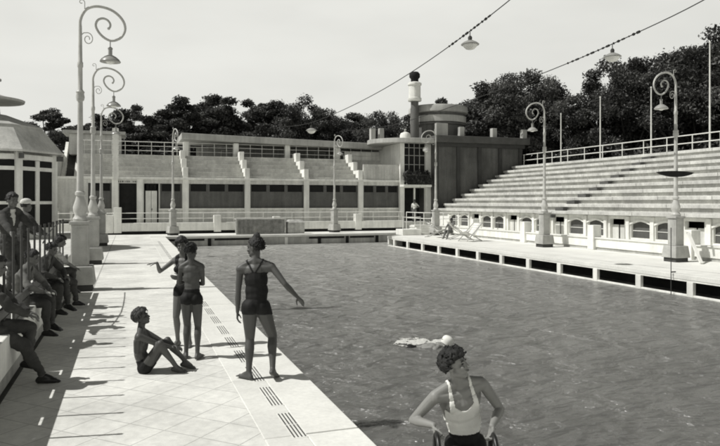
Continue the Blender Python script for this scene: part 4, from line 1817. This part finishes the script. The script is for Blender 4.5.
    for sg in (-1, 1):
        B.el(hp_(sg * .074, -.012, -.008), HF, (.012 * hs, .022 * hs, .033 * hs), 'head')
        B.cone(hp_(sg * .042, .066, -.026), hp_(sg * .036, .07, -.03), .02 * hs, .02 * hs, 'head')
        B.cone(hp_(sg * .016, .086, -.06), hp_(0, .088, -.058), .011 * hs, .012 * hs, 'head')
    me = remesh(B.mesh(), vox, 5)
    me.materials.append(M[skin])
    body = bpy.data.objects.new('body', me)
    col.objects.link(body)
    body.parent = t
    nv = len(me.vertices)
    co = np.zeros(nv * 3)
    me.vertices.foreach_get('co', co)
    co = co.reshape(-1, 3)
    no = np.zeros(nv * 3)
    me.vertices.foreach_get('normal', no)
    no = no.reshape(-1, 3)
    tg, tt = B.classify(co)
    q = co - np.array(C)
    ch = np.stack([q @ np.array(CF[i]) for i in range(3)], 1) / s      # chest frame, metres at 1.75 m
    q = co - np.array(P)
    pe = np.stack([q @ np.array(PF[i]) for i in range(3)], 1) / s
    polys = [tuple(p.vertices) for p in me.polygons]
    for nm, mt, fn, off in clothes:
        msk = fn(tg, tt, ch, pe, co)
        idx = np.where(msk)[0]
        if not len(idx):
            continue
        rem = -np.ones(nv, int)
        fs = [p for p in polys if all(msk[i] for i in p)]
        used = sorted(set(i for p in fs for i in p))
        rem[used] = range(len(used))
        wr = np.array([noise.noise(V(co[i]) * 9.0) + .5 * noise.noise(V((co[i][0] * 12, co[i][1] * 12, co[i][2] * 30))) for i in used]) if off > .009 else np.zeros(len(used))
        vs = co[used] + no[used] * (off + wr * off * (1.0 if off > .012 else .6))[:, None]
        cm = bpy.data.meshes.new(nm)
        cm.from_pydata([tuple(v) for v in vs], [], [tuple(int(rem[i]) for i in p) for p in fs])
        cm.materials.append(M[mt])
        cm.shade_smooth()
        o = bpy.data.objects.new(nm, cm)
        col.objects.link(o)
        o.parent = t
        sd_ = o.modifiers.new('solid', 'SOLIDIFY')
        sd_.thickness = off * .9
        sd_.offset = -1
        sm = o.modifiers.new('smooth', 'SMOOTH')
        sm.factor = .5
        sm.iterations = 2
    # hair
    rnd = random.Random(int(abs(loc[0]) * 97 + abs(loc[1]) * 31))
    hb = MB()
    n = dict(short=170, curly=230, bun=150, cropped=130)[hairstyle]
    for i in range(n):
        while True:
            d = V((rnd.gauss(0, 1), rnd.gauss(0, 1), rnd.gauss(0, 1))).normalized()
            if d.z > -.55 and not (d.y > .35 and d.z < .42) and not (abs(d.x) > .75 and d.z < -.1 and d.y > -.25):
                break
        sc = rnd.uniform(.014, .021) if hairstyle != 'curly' else rnd.uniform(.017, .030)
        ex = 1.02 if hairstyle != 'curly' else rnd.uniform(1.02, 1.2)
        if hairstyle == 'short' and d.z > .3:
            ex = rnd.uniform(1.02, 1.12)
        c = hp_(d.x * .074 * ex, -.012 + d.y * .094 * ex, .034 + d.z * .088 * ex)
        hb.add([c + p * sc * hs for p in SPH[0]], SPH[1])
    if hairstyle == 'bun':
        for q_ in range(20):
            c = hp_(rnd.uniform(-.022, .022), -.03 + rnd.uniform(-.03, .02), .118 + rnd.uniform(-.005, .05))
            hb.add([c + p * .03 * hs for p in SPH[0]], SPH[1])
    c = hp_(0, -.016, .04)
    hb.add([c + (r * p.x * .074 + f * p.y * .092 + u * p.z * .082) * hs for p in SPH[0]], SPH[1])
    hm = remesh(hb, max(vox * .9, .006), 2)
    tf = MB()
    tf.v = [tuple(v.co) for v in hm.vertices]
    tf.f = [tuple(p_.vertices) for p_ in hm.polygons]
    big = hairstyle in ('curly', 'short')
    for i in range(0 if hat else 420 if hairstyle == 'curly' else (300 if vox < .012 else 60)):
        while True:
            d = V((rnd.gauss(0, 1), rnd.gauss(0, 1), rnd.gauss(0, 1))).normalized()
            if d.z > -.5 and not (d.y > .3 and d.z < .45) and not (abs(d.x) > .75 and d.z < -.1 and d.y > -.25):
                break
        e0 = 1.08 if hairstyle != 'curly' else 1.14
        ctr = hp_(d.x * .074 * e0, -.012 + d.y * .094 * e0, .034 + d.z * .088 * e0)
        out_ = (r * d.x + f * d.y + u * d.z)
        tan = out_.cross(V((rnd.gauss(0, 1), rnd.gauss(0, 1), rnd.gauss(0, 1)))).normalized()
        if hairstyle != 'curly':
            tan = (tan * .6 - f * .7 - u * .4 * (1 - d.z)).normalized()
        ln = mess * rnd.uniform(.018, .034) * (1.25 if hairstyle == 'curly' else 1.0)
        lift = rnd.uniform(.1, .6) * mess if hairstyle == 'curly' else rnd.uniform(.0, .25)
        p0_ = ctr - out_ * .012
        p1_ = ctr + tan * ln * .5 + out_ * ln * lift
        p2_ = ctr + tan * ln * 1.0 + out_ * ln * lift * .6
        p3_ = ctr + tan * ln * 1.25 - out_ * ln * .1
        tf.tube([p0_, p1_, p2_, p3_], [.006, .0065, .005, .0015], 5)
    bpy.data.meshes.remove(hm)
    hm = bpy.data.meshes.new('hair')
    hm.from_pydata(tf.v, [], tf.f)
    hm.shade_smooth()
    hm.materials.append(M[hair])
    o = bpy.data.objects.new('hair', hm)
    col.objects.link(o)
    o.parent = t
    for sg in (-1, 1):
        b = MB()
        c = hp_(sg * .030, .078, .003)
        b.add([c + (r * p.x * .013 + f * p.y * .009 + u * p.z * .007) * hs for p in SPH[0]], SPH[1])
        b.build('eye', M['eye'], t, world=False, smooth='all')
        b = MB()
        b.tube([hp_(sg * .014, .091, .022), hp_(sg * .03, .090, .028), hp_(sg * .047, .078, .022)], .0045 * hs, 6)
        b.build('eyebrow', M['hair'], t, world=False, smooth='all')
    b = MB()
    b.tube([hp_(-.023, .083, -.061), hp_(-.010, .096, -.058), hp_(0, .098, -.059), hp_(.010, .096, -.058), hp_(.023, .083, -.061)], [.003 * hs, .006 * hs, .0065 * hs, .006 * hs, .003 * hs], 6)
    b.build('lips', M['lips'], t, world=False, smooth='all')
    if hat:
        b = MB()
        prof = [(.094, -.02 if hat == 'canvas' else .045), (.100, .04 if hat == 'canvas' else .06), (.10, .085), (.088, .118), (.066, .140), (.036, .153), (.012, .157)]
        vs, fs = [], []
        nn_ = 18
        for rr_, z in prof:
            for k in range(nn_):
                a = 2 * PI * k / nn_
                vs.append(hp_(rr_ * .95 * math.cos(a), -.012 + rr_ * 1.15 * math.sin(a), z))
        for i in range(len(prof) - 1):
            for k in range(nn_):
                k2 = (k + 1) % nn_
                fs.append((i * nn_ + k, i * nn_ + k2, (i + 1) * nn_ + k2, (i + 1) * nn_ + k))
        fs.append(tuple(range((len(prof) - 1) * nn_, len(prof) * nn_)))
        b.add(vs, fs)
        b.build('cap', M[hat], t, world=False, smooth='all')
    return t


def isin(tg, names):
    return np.isin(tg.astype(str), names)


TORSO = ['pelvis', 'belly', 'chest', 'shoulder', 'trap']
ARMS = ['shoulder', 'uparm', 'lowuparm', 'forearm']
LEGS = ['thigh_hi', 'thigh', 'calf']


def one_piece(tg, tt, ch, pe, co):
    x, y, z = ch[:, 0], ch[:, 1], ch[:, 2]
    base = isin(tg, ['pelvis', 'belly', 'chest', 'shoulder']) & (z < .065 - .25 * np.clip(np.abs(x) - .10, 0, .1)) & (np.abs(x) < .17)
    back = isin(tg, ['chest', 'shoulder', 'trap', 'neck']) & (y < .03) & (z >= .05) & (z < .24) & (np.abs(np.abs(x) - (.012 + .58 * (z - .06))) < .017)
    scoop = z < -9
    front = isin(tg, ['chest', 'shoulder', 'trap']) & (y >= 0) & (z >= .03) & (np.abs(x) < .115) & ~((z > .06) & (np.abs(x) < .05))
    leg = isin(tg, ['thigh_hi']) & (pe[:, 2] > -.135)
    return base | (back & ~scoop) | front | leg


def low_back_suit(tg, tt, ch, pe, co):
    x, y, z = ch[:, 0], ch[:, 1], ch[:, 2]
    base = isin(tg, ['pelvis', 'belly', 'chest']) & (pe[:, 2] < .11)
    front = isin(tg, ['belly', 'chest']) & (y > .015) & (z < .08)
    side = isin(tg, ['belly']) & (y > -.02) & (pe[:, 2] < .16)
    strap = isin(tg, ['chest', 'trap', 'neck', 'shoulder']) & (z > .08) & (np.abs(np.abs(x) - (.075 - .3 * (z - .08))) < .014) & (y > -.02)
    leg = isin(tg, ['thigh_hi']) & (pe[:, 2] > -.12)
    return base | front | side | strap | leg


def trunks(tg, tt, ch, pe, co):
    return (isin(tg, ['pelvis', 'belly']) & (pe[:, 2] < .085)) | (isin(tg, ['thigh_hi']) & ((pe[:, 2] > -.16)))


def trunks_sit(tg, tt, ch, pe, co):
    return (isin(tg, ['pelvis', 'belly']) & (pe[:, 2] < .09)) | (isin(tg, ['thigh_hi']) & (tt < .55))


def vest(tg, tt, ch, pe, co):
    x, y, z = ch[:, 0], ch[:, 1], ch[:, 2]
    base = isin(tg, ['pelvis', 'belly', 'chest']) & (pe[:, 2] > .06) & (z < .0) & (np.abs(x) < .150)
    up = isin(tg, ['chest', 'shoulder', 'trap']) & (z >= -.0) & (np.abs(x) < .128 - .12 * z)
    neck = (z > -.0) & (np.abs(x) < .075 * np.clip((z + .0) / .05, 0, 1) ** .5) & (y > -.02)
    neckb = (z > .08) & (np.abs(x) < .07) & (y <= -.02)
    return base | (up & ~neck & ~neckb)


def jacket(tg, tt, ch, pe, co):
    v = (ch[:, 1] > .0) & (np.abs(ch[:, 0]) < .05 * np.clip((ch[:, 2] + .05) / .2, 0, 1)) & (ch[:, 2] > -.05)
    return ((isin(tg, TORSO) & (pe[:, 2] > -.16)) | isin(tg, ['uparm', 'lowuparm', 'forearm'])) & ~v & (ch[:, 2] < .25)


def shirt_all(tg, tt, ch, pe, co):
    return (isin(tg, TORSO) & (pe[:, 2] > .02)) | isin(tg, ['uparm', 'lowuparm'])


def shirt_front(tg, tt, ch, pe, co):
    return (isin(tg, ['chest', 'trap', 'neck']) & (ch[:, 2] > -.08) & (np.abs(ch[:, 0]) < .075) & (ch[:, 2] < .225))


def trousers(tg, tt, ch, pe, co):
    return (isin(tg, ['pelvis', 'belly']) & (pe[:, 2] < .09)) | isin(tg, LEGS)


def shoeL(tg, tt, ch, pe, co):
    return isin(tg, ['footL'])


def shoeR(tg, tt, ch, pe, co):
    return isin(tg, ['footR'])


def stock(kneeL=(0, 1, 0)):
    return dict(pelvis=(0, 0, .955), handL=((-.26, .05, .80), (-.3, -1, 0)), handR=((.26, .05, .80), (.3, -1, 0)), footL=((-.1, 0, .075), (0, 1, 0), (-.15, 1, 0)), footR=((.1, 0, .075), (0, 1, 0), (.15, 1, 0)))


FR = -TH      # figure yaw that faces exactly away from the camera axis (+Y local towards view)
# 1 woman in the black one-piece walking away
p = stock()
p.update(pelvis=(.0, 0, .93), pup=(.04, .03, 1), pfwd=(-.15, 1, 0), cup=(-.05, .10, 1), cfwd=(.12, 1, 0), hfwd=(-.95, .55, -.12), hup=(-.05, .06, 1),
         handL=((-.235, .06, .72), (-.3, -1, 0)), handR=((.50, -.02, 1.0), (.2, -1, -.3)), shR=(0.01, -.02, 0),
         gripR=dict(n=(0, -.3, -1), side=(0, 1, .2), curl=(.15, .2, .25, .3)), gripL=dict(curl=(.35, .4, .45, .5), side=(0, 1, 0)),
         footL=((-.09, .03, .075), (0, 1, 0), (-.75, .7, 0)), footR=((.20, -.05, .13), (.3, 1, 0), (.25, 1, -.45)))
person('woman in black one-piece swimsuit seen from behind, walking with one arm swung out', (1.40, 7.62, .012), FR + .1, p, 1.69, True, 'skindk', .0075, 'hair', 'bun', (('swimsuit', 'suit', one_piece, .005),), hipw=.130, waist=.132, shw=.180, slim=1.05)

# 2 boy sitting on the tiles
p = dict(pelvis=(0, -.05, .115), pup=(0, -.42, .9), pfwd=(0, .9, .42), cup=(.0, .05, 1), cfwd=(0, 1, -.1), hfwd=(.12, .9, .38), hup=(0, -.35, .93),
         handL=((-.02, .35, .36), (-1, -.2, -.5)), handR=((.03, .37, .33), (1, -.2, -.5)),
         gripL=dict(d=(.7, .6, -.2), n=(.2, -.5, -.6), side=(0, 0, 1)), gripR=dict(d=(-.6, .7, -.2), n=(-.2, -.5, -.6), side=(0, 0, 1)),
         footL=((-.12, .50, .09), (-.25, .2, 1), (0, 1, -.25)), footR=((.10, .40, .075), (.25, .2, 1), (.1, 1, -.2)))
person('boy in dark trunks sitting on the tiles with his knees drawn up, looking up', (.22, 8.46, .002), FR - PI / 2 + .12, p, 1.52, False, 'skindk', .0075, 'hairlt', 'curly', (('trunks', 'suit', trunks_sit, .006),))

# 3 girl with a bare back
p = stock()
p.update(pelvis=(.02, 0, .945), pup=(.03, .05, 1), cup=(-.03, .02, 1), hfwd=(.25, .95, -.25), hup=(0, .2, 1),
         handL=((.03, .235, 1.20), (-1, -.4, -.6)), handR=((-.04, .215, 1.13), (1, -.4, -.6)),
         gripL=dict(d=(.9, .3, .15), n=(0, -1, 0), side=(0, 0, 1)), gripR=dict(d=(-.9, .3, .1), n=(0, -1, 0), side=(0, 0, 1)),
         footL=((-.07, .06, .075), (0, 1, 0), (-.2, 1, 0)), footR=((.11, -.04, .075), (0, 1, 0), (.3, 1, 0)))
person('girl with bare back in a low dark swimsuit, standing with folded arms', (.76, 8.95, .008), FR + .12, p, 1.55, True, 'skindk', .0075, 'hair', 'short', (('swimsuit', 'suit', low_back_suit, .005),), .95)

# 4 girl facing the camera behind her
p = stock()
p.update(pelvis=(0, 0, .95), cup=(.05, .0, 1), hfwd=(-.3, 1, -.2), hup=(.05, .1, 1),
         handR=((.33, .26, 1.36), (.6, -.3, -.8)), handL=((-.05, .26, 1.12), (-1, -.3, -.5)),
         gripR=dict(d=(1, .15, -.1), n=(0, .1, -1), side=(0, 1, .2), curl=(.1, .12, .15, .2)), gripL=dict(d=(.8, .5, .2), n=(0, -1, 0), side=(0, 0, 1)))
person('girl in a dark swimsuit facing the viewer, stretching one arm out to the left', (.74, 9.80, .002), FR + PI - .15, p, 1.58, True, 'skin', .0075, 'hair', 'curly', (('swimsuit', 'suit', one_piece, .005),), .95)

# 5 man climbing out of the pool by the ladder
LX, LY = 2.17, 3.55
p = dict(pelvis=(-.075, .0, .945), pup=(.08, .08, 1), pfwd=(.12, 1, 0), cup=(.17, .26, 1), cfwd=(-.12, 1, -.05), hfwd=(-.80, .52, .30), hup=(.26, -.10, 1),
         shR=(.02, .02, .01), shL=(-.0, .0, .03),
         handR=((.225, .27, 1.15), (1, -1.3, -.3)), handL=((-.25, .24, 1.13), (-1, -1.2, -.2)),
         gripR=dict(d=(-.2, .45, -.85), n=(-.85, .2, .2), side=(-.4, .9, .1), curl=(.75, .8, .8, .85), thumb=.6),
         gripL=dict(d=(.2, .4, -.9), n=(.8, .4, .15), side=(.4, .9, 0), curl=(.7, .75, .8, .85), thumb=.6),
         footL=((-.16, .04, .10), (-.1, 1, 0), (-.1, 1, -.1)), footR=((.04, .12, .34), (.1, 1, .2), (.1, 1, -.1)))
man = cam_pt(456, 202, 5.3)
person('man in a white sleeveless vest climbing out of the pool by the ladder', (man.x, man.y, -.745), PI + FR + .02, p, 1.70, False, 'skinlt', .0052, 'hair', 'curly', clothes=(('trunks', 'suit', trunks, .008), ('vest', 'vest', vest, .008)), mess=1.15, shw=.192, hipw=.128, waist=.142)

# ladder with black curved handrails
t = thing('pool_ladder', 'black curved-rail pool ladder the man is holding at the near pool edge', 'ladder', (man.x, PY0, 0))
LADDER_T = t

# swimmer whose white cap shows at the head of the splash
p = dict(pelvis=(0, 0, 0), pup=(0, 1, .10), pfwd=(0, .1, -1), cup=(0, 1, .16), cfwd=(0, .16, -1), hfwd=(.25, .75, -.5), hup=(0, .55, .85),
         handL=((-.25, .95, -.12), (-1, 0, .2)), handR=((.32, .20, -.20), (1, 0, .3)), gripL=dict(d=(0, 1, -.1), n=(0, 0, -1), side=(1, 0, 0)), gripR=dict(d=(0, -1, -.2), n=(0, 0, -1), side=(-1, 0, 0)),
         footL=((-.1, -.88, -.06), (0, 0, -1), (0, -1, -.2)), footR=((.1, -.86, -.16), (0, 0, -1), (0, -1, -.2)))
hd = cam_pt(450, 202, 12.15)
dr_ = V((math.cos(TH), -math.sin(TH), 0))
hd = hd - dr_ * .70
person('swimmer in a white bathing cap low in the water behind the climbing man', (hd.x, hd.y, WZ - .075), -(PI / 2 + TH), p, 1.68, False, 'skinlt', .009, 'hair', 'cropped', (('trunks', 'suit', trunks, .006),), hat='canvas')

# 6 group on the left
p = stock()
p.update(pelvis=(0, -.10, .93), cup=(.05, .22, 1), cfwd=(.1, 1, 0), hfwd=(.35, 1, -.25), hup=(.05, .1, 1),
         handL=((-.10, .42, 1.03), (-1, -.2, -.4)), handR=((.42, .38, 1.03), (1, -.3, -.5)), gripR=dict(d=(.6, .8, -.15), n=(0, 0, -1), side=(-.6, .6, 0)), gripL=dict(d=(.6, .7, -.1), n=(0, 0, -1), side=(0, .6, .5)))
SUITC = (('trousers', 'cloth', trousers, .019), ('shirt', 'shirt', shirt_front, .006), ('jacket', 'cloth', jacket, .018), ('shoe', 'shoe', shoeL, .008), ('shoe', 'shoe', shoeR, .008))
person('dark-haired man in a dark suit and open white collar leaning on the terrace railing', (-1.80, 11.9, TZ + .002), -PI / 2 - .6, p, 1.70, False, 'skin', .009, 'hair', 'short', SUITC)
p = stock()
p.update(cup=(0, .15, 1), hfwd=(-.2, 1, -.3), handL=((-.2, .36, 1.05), (-1, -.2, -.5)), handR=((.2, .36, 1.05), (1, -.2, -.5)))
person('person in dark clothes and a white cap standing behind the railing', (-1.82, 13.0, TZ + .002), -PI / 2 + .5, p, 1.56, False, 'skin', .010, 'hair', 'cropped', (('trousers', 'cloth', trousers, .019), ('coat', 'cloth', jacket, .019), ('shoe', 'shoe', shoeL, .008), ('shoe', 'shoe', shoeR, .008)), 1.05, 'shirt')


def seat(fl=(-.12, .50, -.36), fr=(.12, .52, -.46), lean=.25):
    return dict(pelvis=(0, .0, .10), pup=(0, -.1, 1), cup=(0, lean, 1), cfwd=(0, 1, -.1), hfwd=(.1, 1, -.25), hup=(0, .2, 1),
                handL=((-.14, .40, .20), (-1, -.2, -.2)), handR=((.14, .40, .20), (1, -.2, -.2)),
                gripL=dict(d=(.2, 1, -.4), n=(0, -.3, -1), side=(1, 0, 0)), gripR=dict(d=(-.2, 1, -.4), n=(0, -.3, -1), side=(-1, 0, 0)),
                footL=(fl, (0, .6, 1), (0, 1, -.25)), footR=(fr, (0, .6, 1), (0, 1, -.05)))


p = seat((-.2, .40, -.28), (.06, .44, -.545), .30)
person('curly-headed youth in grey shirt on the low wall, nearest the lamp plinth', (-1.42, 14.05, .622), -PI / 2 + .2, p, 1.62, False, 'skin', .009, 'hair', 'curly', (('trousers', 'cloth', trousers, .018), ('shirt', 'shirtg', shirt_all, .012), ('shoe', 'shoe', shoeL, .008), ('shoe', 'shoe', shoeR, .008)))
p = seat((-.14, .46, -.34), (.10, .42, -.40), .55)
person('person in dark jacket slumped on the low wall beside the curly-headed youth', (-1.46, 12.45, .622), -PI / 2 - .45, p, 1.62, False, 'skin', .010, 'hair', 'short', (('trousers', 'cloth', trousers, .019), ('jacket', 'cloth', jacket, .018), ('shoe', 'shoe', shoeL, .008), ('shoe', 'shoe', shoeR, .008)))
p = seat((-.16, .40, -.40), (.06, .56, -.545), .15)
person('dark-clothed figure at the left edge with one leg stretched down to the deck', (-1.5, 8.3, .622), -PI / 2 + .12, p, 1.72, False, 'skin', .009, 'hair', 'short', (('trousers', 'cloth', trousers, .019), ('jacket', 'cloth', jacket, .018), ('shoe', 'shoe', shoeL, .008), ('shoe', 'shoe', shoeR, .008)))
p = seat((-.16, .42, -.36), (.10, .44, -.42), .42)
person('dark-clothed figure hunched on the low wall below the suited man, head bowed', (-1.5, 10.55, .622), -PI / 2 - .25, p, 1.60, False, 'skin', .010, 'hair', 'cropped', (('trousers', 'cloth', trousers, .019), ('jacket', 'clothg', jacket, .018), ('shoe', 'shoe', shoeL, .008), ('shoe', 'shoe', shoeR, .008)), .92)
# 7 person in the doorway
p = stock()
p.update(handL=((-.2, .25, 1.1), (-1, -.3, -.3)))
person('person in a white shirt and grey trousers standing in the entrance doorway', (20.55, 45.55, .602), PI - .6, p, 1.68, False, 'skin', .014, 'hair', 'short', (('trousers', 'clothg', trousers, .019), ('shirt', 'shirt', shirt_all, .012), ('shoe', 'shoe', shoeL, .008), ('shoe', 'shoe', shoeR, .008)))
# 8 figure in a deck chair
p = seat((-.12, .62, -.28), (.12, .62, -.28), -.35)
person('small dark-clothed figure resting between the white deck chairs', (17.2, 33.2, .36), PI / 2 + .6, p, 1.62, False, 'skin', .014, 'hair', 'short', (('trousers', 'clothg', trousers, .018), ('shirt', 'clothg', shirt_all, .012)))

# ladder geometry, in the man's frame so that his hands close on it
t = LADDER_T
mo = V((man.x, man.y, -.745))
ang = PI + FR + .02
cs, sn = math.cos(ang), math.sin(ang)


def mw(x, y, z):
    return V((mo.x + x * cs - y * sn, mo.y + x * sn + y * cs, mo.z + z))


S17 = 1.70 / 1.75
for sg, hx, hy, hz in ((1, .225, .27, 1.15), (-1, -.25, .24, 1.13)):
    h0 = mw(hx * S17 - sg * .012, hy * S17 + .05, hz * S17 - .07)
    b = MB()
    out = mw(0, 1, 0) - mw(0, 0, 0)
    top = h0 + V((0, 0, .045)) + out * .02
    pts = [h0 - out * .07 + V((0, 0, -1.0)), h0 - out * .07 + V((0, 0, -.35)), h0 - out * .055 + V((0, 0, -.10)), h0 - out * .0 + V((0, 0, .015)), h0 + out * .09 + V((0, 0, .03)), h0 + out * .19 + V((0, 0, -.03)), h0 + out * .45 + V((0, 0, -.15)), h0 + out * .66 + V((0, 0, -.25)), h0 + out * .72 + V((0, 0, -.46))]
    pts[-1].z = .0
    b.tube(catmull(pts, 6), .019, 10)
    b.build('handrail', M['black'], t, smooth=True)
for k, z in enumerate((.02, .27, -.25)):
    b = MB()
    b.tube([mw(-.27, .17, z), mw(.31, .17, z)], .022, 8)
    b.build('rung', M['steel'], t, smooth=True)

# ------------------------------------------------------------------ light, sky, camera
w = bpy.data.worlds.new('World')
scn.world = w
w.use_nodes = True
N, L = w.node_tree.nodes, w.node_tree.links
bg = N['Background']
sky = N.new('ShaderNodeTexSky')
sky.sky_type = 'NISHITA'
sky.sun_disc = False
sky.sun_elevation = SUN_EL
to_sun = -SUN_AZ
sky.sun_rotation = math.atan2(to_sun.x, to_sun.y)
sky.air_density = 1.0
sky.dust_density = 2.0
bw = N.new('ShaderNodeRGBToBW')
L.new(sky.outputs[0], bw.inputs[0])
tc = N.new('ShaderNodeTexCoord')
sx = N.new('ShaderNodeSeparateXYZ')
L.new(tc.outputs['Generated'], sx.inputs[0])
# pale haze band low in the sky, with faint drifting cloud
hz = N.new('ShaderNodeMapRange')
hz.interpolation_type = 'SMOOTHSTEP'
hz.inputs[1].default_value = .30
hz.inputs[2].default_value = .50
hz.inputs[3].default_value = 1
hz.inputs[4].default_value = 0
L.new(sx.outputs[2], hz.inputs[0])
mp = N.new('ShaderNodeMapping')
mp.inputs['Scale'].default_value = (1.6, 1.6, 5)
L.new(tc.outputs['Generated'], mp.inputs[0])
cn = N.new('ShaderNodeTexNoise')
cn.inputs['Scale'].default_value = 1.6
cn.inputs['Detail'].default_value = 4
L.new(mp.outputs[0], cn.inputs[0])
cr = N.new('ShaderNodeMapRange')
cr.inputs[1].default_value = .3
cr.inputs[2].default_value = .7
cr.inputs[3].default_value = 7.3
cr.inputs[4].default_value = 8.4
L.new(cn.outputs[0], cr.inputs[0])
zen = N.new('ShaderNodeMath')
zen.operation = 'MULTIPLY'
L.new(bw.outputs[0], zen.inputs[0])
zen.inputs[1].default_value = .40
mx = N.new('ShaderNodeMix')
mx.data_type = 'FLOAT'
L.new(hz.outputs[0], mx.inputs[0])
L.new(zen.outputs[0], mx.inputs[2])
L.new(cr.outputs[0], mx.inputs[3])
cc = N.new('ShaderNodeCombineColor')
for i in range(3):
    m_ = N.new('ShaderNodeMath')
    m_.operation = 'MULTIPLY'
    L.new(mx.outputs[0], m_.inputs[0])
    m_.inputs[1].default_value = TINT[i]
    L.new(m_.outputs[0], cc.inputs[i])
L.new(cc.outputs[0], bg.inputs['Color'])
bg.inputs['Strength'].default_value = 0.10

sun = bpy.data.lights.new('sun', 'SUN')
sun.energy = 4.2
sun.angle = R(.53)
sun.color = (1, .985, .95)
so = bpy.data.objects.new('sun', sun)
col.objects.link(so)
ld = V((SUN_AZ.x * math.cos(SUN_EL), SUN_AZ.y * math.cos(SUN_EL), -math.sin(SUN_EL)))
so.rotation_euler = ld.to_track_quat('-Z', 'Y').to_euler()

cd = bpy.data.cameras.new('camera')
cd.lens = 36 * 650 / 720.
cd.sensor_width = 36
cd.shift_y = -21 / 720.
cd.clip_end = 4000
co_ = bpy.data.objects.new('camera', cd)
col.objects.link(co_)
co_.location = (0, 0, 2.1)
co_.rotation_euler = (PI / 2, 0, -TH)
scn.camera = co_
scn.view_settings.view_transform = 'Standard'
scn.view_settings.look = 'None'
scn.view_settings.exposure = 0
scn.view_settings.gamma = 1
scn.cycles.filter_width = 1.9
